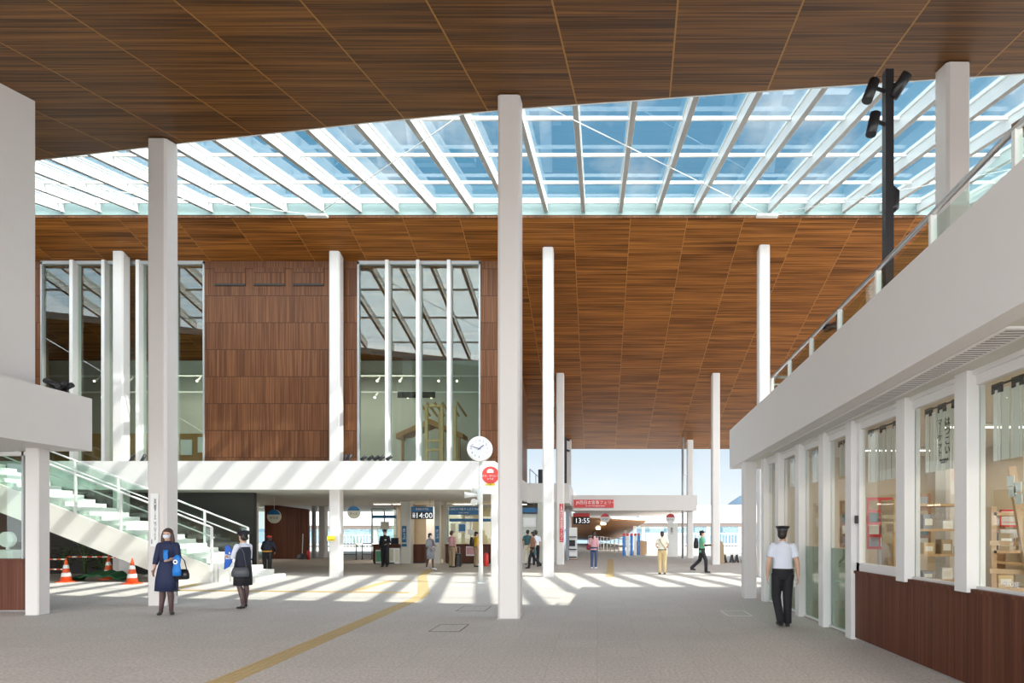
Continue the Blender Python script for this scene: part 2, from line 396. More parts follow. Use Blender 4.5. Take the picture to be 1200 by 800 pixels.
# slots in the wood wall
for p0, p1 in ((252, 288), (298, 334), (344, 380)):
    t = thing('vent_panel', {252: 'leftmost flush timber vent panel with dark slot, high on wood wall', 298: 'middle flush timber vent panel with dark slot, high on wood wall', 344: 'rightmost timber vent panel with dark slot, beside the white column'}[p0], 'vent', (ax((p0+p1)/2, WY), WY-.01, 10.6), group='vent panels in the wood wall')
    hw = (ax(p1, WY)-ax(p0, WY))/2
    b = B(); box(b, -hw, hw, -.02, .01, -.03, .55); obj('panel', b, 'wall_wood', t)
    b = B(); box(b, -hw, hw, -.03, .0, -.1, -.03); obj('slot', b, 'dark_void', t)
def window(n, x0, x1, muls):
    y = WY+.05; z1 = zw(WY)-.02
    b = B(); box(b, x0, x1, y, y+.012, PAR-.2, z1); g = struct('window_%d' % n, b, 'museum_glass')
    b = B()
    box(b, x0, x1, y-.08, y+.08, z1-.1, z1+.02); box(b, x0, x0+.06, y-.08, y+.08, PAR-.2, z1); box(b, x1-.06, x1, y-.08, y+.08, PAR-.2, z1)
    obj('frame', b, 'grey_metal', g)
    for mxp in muls:
        X = ax(mxp, WY); b = B(); box(b, X-.06, X+.06, y-.22, y+.14, PAR-.2, z1); obj('mullion', b, 'white_trim', g)
    return g
window(1, W1[0], W1[1], (88, 125, 165, 203)); window(2, W2[0], W2[1], (455, 491, 527))
# band / gallery deck
b = B(); box(b, -32, XE, 20.9, 21.15, SOF, PAR); struct('wall_balcony', b, 'white_paint')
b = B(); box(b, -32, XE-.2, 21.15, 31.2, SOF, SOF+.35); struct('ceiling', b, 'soffit_paint')
b = B(); box(b, -32, XE-.2, 21.15, 30.9, SOF+.35, SOF+.4); struct('floor', b, 'floor_stone')
b = B(); box(b, XE-.2, XE, 21.15, 31.0, SOF, PAR); struct('wall_balcony', b, 'white_paint')
b = B(); box(b, XE, -1.45, 30.8, 31.0, SOF-.02, PAR); struct('wall_terrace', b, 'white_paint')
b = B(); box(b, -1.65, -1.45, 31.0, 46, SOF-.02, PAR); struct('wall_terrace', b, 'white_paint')
b = B(); box(b, -30, -1.65, 31.2, 46, SOF, SOF+.35); struct('ceiling', b, 'soffit_paint')
# museum interior
b = B(); box(b, -25.5, XE-.25, 27.5, 27.7, SOF+.4, ZB(27.6)-.05); struct('wall_inner', b, 'interior_wall')
b = B(); box(b, -25.9, -25.7, 21.9, 27.5, SOF+.4, 10); struct('wall_inner', b, 'interior_wall')
tag(sbox('display_board', 'museum_panel', -24, ax(300, 24.5), 24.45, 24.55, SOF+.45, az(508, 24.5)), 'low brown timber board behind the left upstairs window', 'board')
for (p0, p1, q0, q1, l) in ((212, 225, 515, 533, 'poster with red top on brown board behind window'), (232, 239, 512, 530, 'narrow white framed poster on brown board behind window')):
    Y = 24.4; b = B(); box(b, ax(p0, Y), ax(p1, Y), Y-.02, Y+.02, az(q1, Y), az(q0, Y)); tag(obj('poster', b, 'paper'), l, 'poster')
# light tracks with spot lamps
for i, (zz, yy, xs, lab) in enumerate(((8.45, 26.4, (-22, -20.5, -19, -17.5, -16, -9.6, -8.6, -6.9, -6.1, -4.9), 'upper white lighting track inside the gallery'), (7.55, 25.6, (-21, -18, -15.5, -9.4, -8.0, -7.0), 'lower white lighting track inside the gallery'))):
    t = thing('light_track', lab+' behind the tall windows', 'light', (0, yy, zz))
    b = B(); box(b, -25, XE-.4, -.03, .03, -.02, .04); obj('rail', b, 'white_steel', t)
    for x in xs:
        b = B(); loft(b, [(x, 0, -.02), (x-.03, -.1, -.16), (x-.06, -.2, -.26)], [.03, .05, .06], 10); s = obj('spot_head', b, 'white_steel', t)
        b = B(); ell(b, (x-.062, -.205, -.265), (.035, .035, .035)); obj('bulb', b, 'lamp_glow', s)
# timber frame structure inside window 2
t = thing('ladder_display', 'pale timber ladder-like structure standing behind right upstairs window', 'display frame', (ax(515, 24), 24, SOF+.4))
zt = az(474, 24)-SOF-.4
for x in (-.52, .1, .62, -.15):
    b = B(); yy = 0 if x != -.15 else .7; box(b, x-.06, x+.06, yy-.06, yy+.06, 0, zt-.05); obj('post', b, 'pale_timber', t)
for z in (.45, 1.35, zt-1.5, zt-.1):
    b = B(); box(b, -.52, .16, -.05, .05, z, z+.1); obj('crossbar', b, 'pale_timber', t)
for k in range(6):
    x = -.75+k*.3; b = B(); bar(b, (x, -.2, zt+.05), (x+.15, .8, zt-.3), .06, .08); obj('rafter', b, 'pale_timber', t)
# gable roof display
t = thing('roof_model', 'low pitched brown timber roof display behind right upstairs window', 'display', (-7.4, 25.8, SOF+.4))
b = B(); solid(b, [(-1.3, 0, 2.35), (.15, 0, 3.0), (1.6, 0, 2.35), (1.6, 0, 2.15), (.15, 0, 2.75), (-1.3, 0, 2.15)], (0, 1, 0)); obj('roof', b, 'museum_panel', t)
for x in (-1.05, 1.4):
    b = B(); box(b, x-.05, x+.05, .1, .2, 0, 2.3); obj('post', b, 'museum_panel', t)
b = B(); box(b, -1, 1.35, .3, .4, 0, 2.2); obj('back_panel', b, 'interior_wall', t)
tag(sbox('hanging_panel', 'dark_void', ax(466, 25), ax(510, 25), 24.98, 25.02, az(466, 25), az(459, 25)), 'dark hanging strip panel below the gallery lighting track', 'panel')
Lr = bpy.data.lights.new('gallery_light', 'AREA'); Lr.energy = 260; Lr.size = 12; Lr.size_y = 2; Lr.shape = 'RECTANGLE'; Lr.color = (1, .9, .75)
lo_ = bpy.data.objects.new('gallery_light', Lr); C.objects.link(lo_); lo_.location = (-14, 25.2, 8.6)

# ---- columns
COLI = [0]
def column(X, Y, W, zt, lab, z0=0, m='column_paint', n='column', sl=0):
    b = B(); c = .045 if W > .3 else .02
    pts = [(0, c), (c, 0), (W-c, 0), (W, c), (W, W-c), (W-c, W), (c, W), (0, W-c)]
    a = [b.verts.new((x-W/2, y-W/2, 0)) for x, y in pts]
    d = [b.verts.new((x-W/2, y-W/2, zt-z0+sl*(y-W/2) if sl else zt-z0)) for x, y in pts]
    b.faces.new(list(reversed(a))); b.faces.new(d)
    for i in range(8): b.faces.new((a[i], a[(i+1)%8], d[(i+1)%8], d[i]))
    o = obj(n, b, m); o.location = (X+W/2, Y+W/2, z0)
    tag(o, lab, 'column', 'white square columns')
    b2 = B(); box(b2, -W/2-.006, W/2+.006, -W/2-.006, W/2+.006, .0, .01); obj('base_joint', b2, 'grey_metal', o)
    return o
colA1 = column(-9.81, 13.0, .415, ZF(13.2)-.02, 'tall white square column behind the woman in the navy dress', sl=.23)
column(-1.855, 11.1, .415, ZF(11.3)-.02, 'largest tall white column at the centre of the plaza', sl=.23)
column(5.86, 10.0, .40, ZF(10.2)-.02, 'tall white column rising behind the right wing parapet', sl=.23)
colB = column(-9.52, 21.16, .38, ZB(21.4)-.0, 'white column with small yellow notice on its shaft', sl=-.32)
column(-17.2, 21.16, .38, ZB(21.4), 'white column in front of the left upstairs window', sl=-.32)
column(-1.93, 21.0, .38, ZB(21.2), 'sunlit white column just right of the central column', sl=-.32)
column(5.67, 20.9, .38, ZB(21.1), 'white column meeting the end of the right wing parapet', sl=-.32)
colC = column(-1.98, 28.6, .38, ZB(28.8), 'white column carrying the vertical red banner', sl=-.32)
column(5.50, 28.6, .38, ZB(28.8), 'white column beside the walking person in mint top', sl=-.32)
column(-1.85, 35.4, .3, ZB(35.5), 'far white column behind the red banner column', sl=-.32)
column(5.33, 35.4, .36, ZB(35.5), 'farthest white column at the right end of the grey bridge', sl=-.32)
t = thing('downpipe', 'thin grey pipe standing just left of the farthest white column', 'pipe', (ax(799.5, 35.2), 35.0, 0))
b = B(); tube(b, (0, 0, 0), (0, 0, ZB(35.1)-.02), .07, 10); obj('pipe', b, 'grey_metal', t)
b = B(); bar(b, (0, 0, 4.9), (.3, .35, 4.9), .04, .04); obj('bracket', b, 'grey_metal', t)

# ---- left wing
b = B(); solid(b, [(-26, -2, 0), (-26, 22, 0), (-26, 22, 11.4), (-26, 19.8, 11.7), (-26, -2, ZF(-2)-.02)], (-.3, 0, 0)); struct('wall_left', b, 'wall_wood')
FX = -10.2
b = B(); box(b, -14, FX, 5, 12.06, 3.24, 4.3); struct('wall_left', b, 'white_paint')
b = B(); solid(b, [(-10.73, 5, 4.3), (-10.73, 11.4, 4.3), (-10.73, 11.4, ZF(11.4)), (-10.73, 5, ZF(5))], (-3.3, 0, 0)); struct('wall_left', b, 'white_paint')
column(-11.08, 11.55, .265, 3.24, 'slim white post under the left balcony corner')
b = B(); box(b, -14, -11.28, 12.1, 12.25, .03, 1.03); pw = struct('wall_left', b, 'panel_wood_y')
b = B(); box(b, -14, -11.26, 12.06, 12.28, 1.03, 1.07); obj('cap', b, 'panel_wood_y', pw)
b = B(); box(b, -14, -11.28, 12.14, 12.22, 0, .03); obj('plinth', b, 'grey_metal', pw)
b = B(); box(b, -14, -11.30, 12.15, 12.165, 1.07, 3.24); g = struct('window_3', b, 'glass')
for x in (ax(29, 12.15), -11.33):
    b = B(); box(b, x-.02, x+.02, 12.1, 12.2, 1.07, 3.24); obj('mullion', b, 'grey_metal', g)
b = B(); box(b, -14, -11.3, 12.1, 12.2, 3.16, 3.24); obj('head', b, 'white_trim', g)
# round white fan behind that glass
t = thing('table_fan', 'round white fan-like disc behind the left glass pane', 'fan', (ax(9, 13), 13, 0))
b = B(); box(b, -.6, .35, -.25, .3, .9, 1.22); obj('base_box', b, 'white_steel', t)
b = B(); tube(b, (0, 0, 1.22), (0, 0, 1.32), .03); obj('stand', b, 'white_steel', t)
b = B(); loft(b, [(0, .06, 1.45), (0, .04, 1.45), (0, -.05, 1.45)], [.1, .17, .165], 24); obj('disc', b, 'white_steel', t)
b = B(); box(b, -.55, .3, -.2, .25, 0, .9); obj('counter', b, 'panel_wood_y', t)

# ---- staircase
st = thing('staircase', 'white staircase with glass balustrades climbing to the left', 'stairs', (-10.83, 18.8, 0))
SX0, SS, Y0, Y1 = -10.83, .388, 18.85, 20.8
def so_(name, bm, m, par=None):
    o = obj(name, bm, m, par or st)
    if par is None: o.matrix_parent_inverse = Matrix.Translation((10.83, -18.8, 0))
    return o
ns = 27; rise = .1507; run = rise/SS
b = B()
for i in range(ns):
    x1 = SX0-i*run; x0 = x1-run-.02; zt = (i+1)*rise
    box(b, x0, x1, Y0+.06, Y1-.06, 0 if i < 6 else zt-.35, zt)
so_('steps', b, 'stair_stone')
xn = -12.17
for (ya, yb) in ((18.8, 18.9), (20.75, 20.85)):
    b = B()
    def zs(x): return .52+SS*(xn-x)
    xe = -21.5
    solid(b, [(xn, ya, 0), (xn, ya, zs(xn)), (xe, ya, zs(xe)), (xe, ya, zs(xe)-.88), (xn-.95, ya, 0)], (0, yb-ya, 0)); so_('stringer', b, 'stair_paint')
b = B(); solid(b, [(xn-.95, 18.9, 0.001), (xe, 18.9, zs(xe)-.88), (xe, 18.9, zs(xe)-.8), (xn-.95, 18.9, .1)], (0, 1.85, 0)); so_('underside', b, 'stair_paint')
for yy, nm in ((18.85, 0), (20.8, 1)):
    def zr(x): return 1.74+SS*(xn-x)
    b = B(); loft(b, [(xn, yy, zr(xn)), (xe, yy, zr(xe))], [.03, .03], 10); so_('handrail', b, 'steel' if 0 else 'white_steel')
    b = B(); loft(b, [(xn+.03, yy+.09*(1 if nm == 0 else -1), zr(xn)-.33), (xe, yy+.09*(1 if nm == 0 else -1), zr(xe)-.33)], [.022, .022], 10); so_('grab_rail', b, 'white_steel')
    xx = [xn-1.43*i for i in range(7)] if nm == 0 else [xn-1.5*i for i in range(7)]
    for x in xx:
        b = B(); box(b, x-.03, x+.03, yy-.03, yy+.03, zs(x)-.5 if x != xn else 0.0, zr(x)); so_('post', b, 'white_steel')
    b = B(); solid(b, [(xn-.03, yy, zs(xn)-.02), (xe, yy, zs(xe)-.02), (xe, yy, zr(xe)-.05), (xn-.03, yy, zr(xn)-.05)], (0, .012, 0)); so_('glass_panel', b, 'glass')
# under the stair: back wall, cones, barrier bars, green mat, plants
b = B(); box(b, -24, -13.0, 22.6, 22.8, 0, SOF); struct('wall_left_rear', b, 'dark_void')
def cone(px, py, lab, h=.72):
    Y = 1155/(py-621); t = thing('traffic_cone', lab, 'traffic cone', (ax(px, Y), Y, 0), group='traffic cones under the stairs')
    b = B(); box(b, -.19, .19, -.19, .19, 0, .035); obj('base', b, 'cone_orange', t)
    def rr(z): return .14*(1-z/h)+.025
    b = B(); loft(b, [(0,0,.03), (0,0,h)], [rr(.03), rr(h)], 20); o = obj('cone_body', b, 'cone_orange', t)
    for z0, z1 in ((.25*h, .42*h), (.6*h, .76*h)):
        b = B(); loft(b, [(0,0,z0), (0,0,z1)], [rr(z0)+.004, rr(z1)+.004], 20); obj('reflective_band', b, 'cone_white', o)
    b = B(); loft(b, [(0,0,h), (0,0,h+.05)], [.02, .012], 10); obj('tip', b, 'cone_orange', o)
cone(77.5, 681.8, 'orange traffic cone just right of the slim left post')
cone(127, 678.8, 'orange traffic cone farther back behind the green mat', .78)
cone(155, 684, 'orange traffic cone left of the woman in navy dress', .75)
def barbar(x0, x1, Y, z, lab):
    t = thing('barrier_bar', lab, 'barrier', (ax(x0, Y), Y, z))
    Lg = ax(x1, Y)-ax(x0, Y); n = 8
    for i in range(n):
        b = B(); tube(b, (Lg*i/n, 0, 0), (Lg*(i+1)/n, 0, 0), .022, 10); obj('stripe', b, 'cone_orange' if i % 2 == 0 else 'cone_white', t)
barbar(40, 76, 19.1, .72, 'orange and white bar joined to the cone by slim left post')
barbar(79, 126, 19.9, .76, 'orange and white striped bar between the cones under the stairs')
barbar(128, 152, 19.9, .74, 'short striped bar between the two right cones')
barbar(40, 76, 19.1, .4, 'lower orange and white bar near the slim left post')
b = B()
xa, xb = ax(90, 19.6), ax(150, 19.6)
bmesh.ops.create_grid(b, x_segments=24, y_segments=8, size=1)
for v in b.verts:
    v.co = Vector((xa+(xb-xa)*(v.co.x+1)/2, 19.3+.55*(v.co.y+1)/2, .05+.27*(1-abs(v.co.x)**3)*(.55+.45*(v.co.y+1)/2)+.03*math.sin(v.co.x*14)))
bmesh.ops.solidify(b, geom=b.faces[:], thickness=.05)
tag(obj('green_mat', b, 'green_mat'), 'green artificial turf mat heaped between the traffic cones', 'mat')
def plant(x, y, h, n, lab, w_=.45):
    t = thing('shrub', lab, 'plant', (x, y, 0), group='shrubs under the stairs')
    b = B()
    for i in range(7):
        a = random.random()*6.28; loft(b, [(0, 0, 0), (.3*w_*math.cos(a), .3*w_*math.sin(a), h*.5), (w_*math.cos(a)*.8, w_*math.sin(a)*.8, h*.85)], [.02, .014, .006], 6)
    obj('stems', b, 'leaf', t)
    b = B()
    for i in range(n):
        a = random.random()*6.28; r = w_*random.random()**.5; z = h*(.3+.7*random.random()); c = V(r*math.cos(a), r*math.sin(a), z)
        d = V(math.cos(a)+random.uniform(-.6, .6), math.sin(a)+random.uniform(-.6, .6), random.uniform(-.3, .6)).normalized()*random.uniform(.08, .16); s = d.cross(V(0, 0, 1)).normalized()*.035
        vs = [b.verts.new(p) for p in (c-d*.5, c+s, c+d*.6, c-s)]; b.faces.new(vs)
    obj('foliage', b, 'leaf', t)
for px, h, lab in ((30, .95, 'leafy green shrub behind the slim left post'), (76, 1.1, 'green shrub behind the leftmost cones under the stairs'), (100, 1.5, 'taller spreading shrub under the middle of the stairs'), (122, .9, 'low shrub behind the rear traffic cone'),):
    plant(ax(px, 21.4), 21.4, h, 260, lab, .33)
tag(sbox('white_board', 'white_sign', ax(138, 20.9), ax(151, 20.9), 20.95, 20.99, 0, .72), 'blank white board under the lower stair end', 'board')
for z in (.15, .55, .95):
    pass

# ---- right wing
WX = 3.9
FA = V(3.57, 16.13, 0); 
def fx(Y): return 3.08+(3.57-3.08)*(Y-4.31)/(16.13-4.31)
FY1 = 16.13; FY0 = -1.2
ZFb, ZFt = 3.30, 4.34
def P2(Y): return (fx(Y), Y)
b = B(); a0 = P2(FY0); a1 = P2(FY1)
solid(b, [(a0[0], a0[1], ZFb), (a1[0], a1[1], ZFb), (a1[0], a1[1], ZFt), (a0[0], a0[1], ZFt)], (.2, 0, 0)); struct('wall_right_parapet', b, 'white_paint')
b = B(); prism(b, [(a0[0]+.2, a0[1]), (a1[0]+.2, a1[1]), (10, FY1), (10, FY0)], 4.0, 4.15); struct('floor', b, 'white_paint')
b = B(); prism(b, [(a1[0]+.2, FY1-.2), (10, FY1-.2), (10, FY1), (a1[0]+.2, FY1)], 3.30, 4.34); struct('wall_right_end', b, 'white_paint')
b = B(); 
vs = [(a0[0]+.2, a0[1], 3.30), (a1[0]+.2, a1[1], 3.30), (10, FY1, 3.42), (10, FY0, 3.42)]
solid(b, vs, (0, 0, .06)); struct('ceiling', b, 'soffit_paint')
# soffit grille along the fascia
t = thing('soffit_grille', 'long slatted air grille in the soffit under the right parapet', 'grille', (0, 0, 0))
gy0, gy1 = 4.85, 12.5
def gx(Y): return fx(Y)+.23
b = B(); bar(b, (gx(gy0), gy0, 3.292), (gx(gy1), gy1, 3.292), .02, .02); bar(b, (gx(gy0)+.26, gy0, 3.297), (gx(gy1)+.26, gy1, 3.297), .02, .02); bar(b, (gx(gy0), gy0, 3.292), (gx(gy0)+.26, gy0, 3.297), .02, .02); obj('frame', b, 'white_trim', t)
b = B(); solid(b, [(gx(gy0), gy0, 3.294), (gx(gy1), gy1, 3.294), (gx(gy1)+.26, gy1, 3.297), (gx(gy0)+.26, gy0, 3.297)], (0, 0, .004)); obj('backing', b, 'dim_brown', t)
b = B(); yy = gy0+.05
while yy < gy1: bar(b, (gx(yy), yy, 3.291), (gx(yy)+.26, yy, 3.294), .03, .003); yy += .066
obj('slats', b, 'white_trim', t)
# wall of the wing : posts, glazing, wood dado
POSTS = [3.74, 5.0, 6.32, 7.58, 9.15, 10.27, 11.5, 12.8, 13.9]
for i, y in enumerate(POSTS):
    b = B(); box(b, WX-.06, WX+.14, y-.11, y+.11, 1.0 if y < 9 else 0, 3.34); struct('trim_%d' % (i+3), b, 'white_trim', bevel=.006)
b = B(); box(b, WX+.0, WX+.2, -1.0, 14.0, 3.26, 3.40); struct('wall_right', b, 'white_trim')
b = B(); box(b, WX, WX+.12, -1.0, 9.2, .03, 1.0); dd = struct('wall_right_dado', b, 'panel_wood')
b = B(); box(b, WX-.02, WX+.2, -1.0, 9.22, 1.0, 1.04); obj('sill', b, 'panel_wood', dd)
b = B(); box(b, WX+.02, WX+.1, -1.0, 9.2, 0, .03); obj('plinth', b, 'steel', dd)
GX = WX+.07
n = 4
for y0, y1, z0, z1, kind in ((2.6, 3.63, 1.04, 3.26, 'g'), (3.85, 4.89, 1.04, 3.26, 'g'), (5.11, 6.21, 1.04, 3.26, 'g'), (6.43, 7.47, 1.04, 3.26, 'g'), (7.69, 9.04, 1.04, 3.26, 's'), (9.26, 10.16, .02, 3.26, 'd'), (10.38, 11.39, .02, 3.26, 'd'), (11.61, 12.69, .02, 3.26, 'd'), (12.91, 13.79, .02, 3.26, 'd')):
    b = B(); box(b, GX, GX+.012, y0, y1, z0, z1); g = struct('window_%d' % n, b, 'shop_glass'); n += 1
    b = B(); w_ = .035
    box(b, GX-.03, GX+.04, y0, y1, z1-.1, z1); 
    if kind == 's':
        w_ = .1; box(b, GX-.05, GX+.04, y0, y1, z0, z0+.12); box(b, GX-.05, GX+.04, y0, y0+w_, z0, z1); box(b, GX-.05, GX+.04, y1-w_, y1, z0, z1)
    else: box(b, GX-.03, GX+.04, y0, y1, z0, z0+.03)
    obj('frame', b, 'white_trim', g)
    if kind == 'd':
        b = B(); box(b, GX+.013, GX+.016, y0, y1, z0+.03, 1.35); obj('frosted_film', b, 'frosted', g)
    if kind == 's':
        b = B(); box(b, GX-.09, GX-.04, y1-.07, y1-.03, 1.75, 1.87); obj('latch', b, 'black_metal', g)
    # noren curtain inside each
    if y0 > 3:
        t = thing('noren_curtain', '', 'curtain', (GX+.12, (y0+y1)/2, 3.1), group='pale cloth curtains inside the shop glass')
        lab = {5.11: 'pale cloth half-curtain behind the rightmost shop pane', 6.43: 'pale cloth half-curtain with black vertical writing', 7.69: 'pale cloth half-curtain behind the white sash window', 9.26: 'pale cloth strip above the glass door next to wood dado', 10.38: 'pale cloth strip above the second frosted door', 11.61: 'pale cloth strip above the frosted door behind the officer', 12.91: 'pale cloth strip above the farthest glass door', 3.85: 'pale cloth half-curtain nearest the camera, outside the frame edge'}[y0]
        t['label'] = lab; hw = (y1-y0)/2-.05; dz = -.74 if y0 < 9 else -.55
        b = B(); tube(b, (0, -hw, .03), (0, hw, .03), .012, 8); obj('rod', b, 'black_metal', t)
        for s0, s1 in ((-hw, -.015), (.015, hw)):
            b = B(); k = 14
            for i in range(k):
                u0, u1 = s0+(s1-s0)*i/k, s0+(s1-s0)*(i+1)/k
                box(b, .012*math.sin(u0*40)-.003, .012*math.sin(u0*40)+.003, u0, u1, dz, -.02)
            obj('cloth', b, 'noren_cloth', t)
        b = B()
        for i in range(4): 
            u = -hw+.05+(2*hw-.1)*i/3; box(b, -.008, .008, u-.08, u+.08, -.05, .05)
        obj('clips', b, 'black_metal', t)
        if y0 == 6.43:
            text('はつこい', .115, (-.03, -.02, -.36), 'black_ink', t, (PI/2, 0, -PI/2), vertical=True, line=.95)
            text('マ｜ケット', .095, (-.03, .13, -.36), 'black_ink', t, (PI/2, 0, -PI/2), vertical=True, line=.95, sx=1)
            text('HATSUKOI\nMARKET', .035, (-.03, .05, -.64), 'black_ink', t, (PI/2, 0, -PI/2), line=.8)
# end column of the wing
column(3.53, 14.35, .30, 3.30, 'white square post at the far end of the right wing')
# shop interior
b = B(); box(b, WX+.2, 9.8, 13.9, 14.0, 0, 3.4); struct('wall_shop_rear', b, 'beige_wall')
b = B(); box(b, 8.2, 8.35, -1.0, 13.9, 0, 3.4); struct('wall_shop_side', b, 'beige_wall')
b = B(); box(b, WX+.12, 8.2, -1.0, 13.9, 0, .015); struct('floor', b, 'light_wood')
for i, y in enumerate((3.5, 6.5, 9.5, 12.3)):
    t = thing('ceiling_panel_light', ['slim ceiling light in the shop nearest the camera', 'slim ceiling light above the shop shelves', 'slim ceiling light above the shop glass doors', 'slim ceiling light at the far end of the shop'][i], 'light', (6.2, y, 3.33), group='shop ceiling lights')
    b = B(); box(b, -.7, .7, -.07, .07, -.04, .0); obj('housing', b, 'white_steel', t)
    b = B(); box(b, -.66, .66, -.05, .05, -.05, -.04); obj('diffuser', b, 'led_panel', t)
def shelf(x, y, lab, w_=1.2, d=.35, h=2.0, ns_=5, rz=0, m='light_wood'):
    t = thing('wooden_shelf', lab, 'shelf', (x, y, .015), rz)
    for s in (-w_/2, w_/2):
        b = B(); box(b, s-.03, s+.03, -d/2, d/2, 0, h); obj('upright', b, m, t)
    for i in range(ns_):
        z = .1+(h-.2)*i/(ns_-1); b = B(); box(b, -w_/2, w_/2, -d/2, d/2, z, z+.035); obj('shelf_board', b, m, t)
    return t
for i, y in enumerate((4.5, 8.0, 11.5)):
    Ls = bpy.data.lights.new('shop_light', 'AREA'); Ls.energy = 42; Ls.size = 2.6; Ls.color = (1, .92, .78); ol = bpy.data.objects.new('shop_light', Ls); C.objects.link(ol); ol.location = (6.2, y, 3.22)
shelf(5.15, 9.2, 'tall wooden shelf seen behind the pane with black writing', 1.3, .4, 2.1, 6, 0)
shelf(5.0, 6.9, 'wooden shelf seen through the rightmost shop panes', 1.1, .4, 1.9, 5, 0)
shelf(7.8, 10.8, 'wooden shelf against the shop side wall', 1.8, .35, 2.0, 5, PI/2)
shelf(7.8, 6.0, 'long wooden shelf on the side wall near the posters', 2.2, .35, 1.6, 4, PI/2)
cols = ['red_sign', 'paper', 'khaki_cloth', 'grey_cloth', 'cream_cloth', 'brown_cloth', 'white_sign', 'beige_cloth']
def carton(x, y, z, sx, sy, sz, m, lab):
    t = thing('packaged_goods', lab, 'package', (x, y, z), random.uniform(-.1, .1), group='goods on the shop shelves')
    b = B(); box(b, -sx/2, sx/2, -sy/2, sy/2, 0, sz); o = obj('box', b, m, t, bevel=.004)
    b = B(); box(b, -sx*.35, sx*.35, -sy/2-.002, -sy/2, sz*.25, sz*.7); obj('label_patch', b, 'paper', t)
hs = ['lowest', 'second', 'third', 'fourth', 'fifth', 'top']
for i in range(5):
    for k in range(4):
        mm = cols[(i*4+k*3) % 8]
        carton(4.72+k*.28, 9.1, .015+.135+1.9*i/5, .16, .18, .12+.05*((i+k) % 3), mm, '%s package, number %s from glass, %s board of the tall shelf' % (mm.replace('_', ' ').replace(' sign', '').replace(' cloth', ''), ['one', 'two', 'three', 'four'][k], hs[i]))
for i in range(4):
    for k in range(3):
        mm = cols[(i*3+k*5+1) % 8]
        carton(4.62+k*.33, 6.85, .015+.135+1.7*i/4, .18, .18, .14+.05*((i+k) % 2), mm, '%s package, number %s from glass, %s board of nearer shelf' % (mm.replace('_', ' ').replace(' sign', '').replace(' cloth', ''), ['one', 'two', 'three'][k], hs[i]))
# leaning timber brace in the right pane
t = thing('timber_brace', 'slanting timber brace behind the rightmost shop pane', 'timber beam', (4.35, 6.15, .015))
b = B(); bar(b, (.30, 0, 0), (-.02, .10, 2.3), .07, .07); obj('slanted_post', b, 'light_wood', t)
for z in (.95, 1.2, 1.5):
    b = B(); bar(b, (-.15, .25, z), (.5, -.02, z-.02), .05, .05); obj('rail', b, 'light_wood', t)
# posters in the shop
def poster(x0, x1, Y, z0, z1, m, lab, txt=None, tm='black_ink', ts=.08, frame=None):
    t = thing('poster', lab, 'poster', ((x0+x1)/2, Y, z0))
    hw = (x1-x0)/2; b = B(); box(b, -hw, hw, -.006, .006, 0, z1-z0); obj('sheet', b, m, t)
    if frame:
        b = B(); h = z1-z0; w_ = .02
        box(b, -hw, hw, -.01, -.006, 0, w_); box(b, -hw, hw, -.01, -.006, h-w_, h); box(b, -hw, -hw+w_, -.01, -.006, 0, h); box(b, hw-w_, hw, -.01, -.006, 0, h); obj('border', b, frame, t)
    if txt: text(txt, ts, (0, -.012, (z1-z0)*.5), tm, t)
    return t
sbY = 7.4
b = B(); box(b, 5.35, 7.0, sbY+.03, sbY+.1, .9, 2.6); struct('wall_shop_partition', b, 'paper')
Yp = sbY
poster(ax(1171, Yp), ax(1200, Yp)+.3, Yp, az(617, Yp), az(597, Yp), 'paper', 'white notice with red border behind rightmost pane', '——————\n——————', 'bright_red', .09, 'bright_red')
poster(ax(1172, Yp), ax(1199, Yp), Yp, az(647, Yp), az(620, Yp), 'white_sign', 'white poster with green picture and black handwriting', 'だあれ？', 'black_ink', .075)
t = thing('leaflet_sign', 'white illustrated sign standing on the sill of rightmost pane', 'sign', (4.07, 5.55, 1.04))
b = B(); box(b, -.004, .004, -.14, .14, 0, .19); obj('card', b, 'paper', t)
b = B(); box(b, -.008, -.004, -.05, .02, .03, .12); obj('picture', b, 'blue_cloth', t)
t = thing('window_decal', 'small pale CLOSE lettering at the foot of rightmost pane', 'sign', (GX-.006, 5.72, 1.09))
text('CLOSE', .075, (0, 0, .04), 'white_sign', t, (PI/2, 0, -PI/2))
t = thing('paper_tags', 'cluster of white paper cards stuck inside the rightmost pane', 'notice', (GX+.05, 5.75, 1.93))
for i, (y, z) in enumerate(((.06, .2), (.04, .09), (-.04, .13), (-.05, .02))):
    b = B(); box(b, -.003, .003, y-.05, y+.05, z-.05, z+.05); obj('card', b, 'paper', t)
for i, (y, lab) in enumerate(((11.0, 'grid poster of photos with red frame behind second door'), (9.75, 'photo grid poster behind the door next to wood dado'), (12.2, 'photo grid poster behind the farther door'))):
    t = thing('photo_poster', lab, 'poster', (5.2, y, 1.3))
    b = B(); box(b, -.24, .24, -.01, .01, 0, .95); obj('board', b, 'red_sign' if i == 0 else 'brown_cloth', t)
    for r_ in range(4):
        for c_ in range(2):
            b = B(); box(b, -.2+c_*.21, -.02+c_*.21, -.016, -.01, .05+r_*.225, .22+r_*.225); obj('photo', b, ['grey_cloth', 'paper', 'teal_cloth', 'khaki_cloth'][(r_+c_) % 4], t)
    b = B(); box(b, -.02, .02, .01, .04, -1.28, .95); box(b, -.25, .25, -.1, .15, -1.285, -1.25); obj('stand', b, 'grey_metal', t)
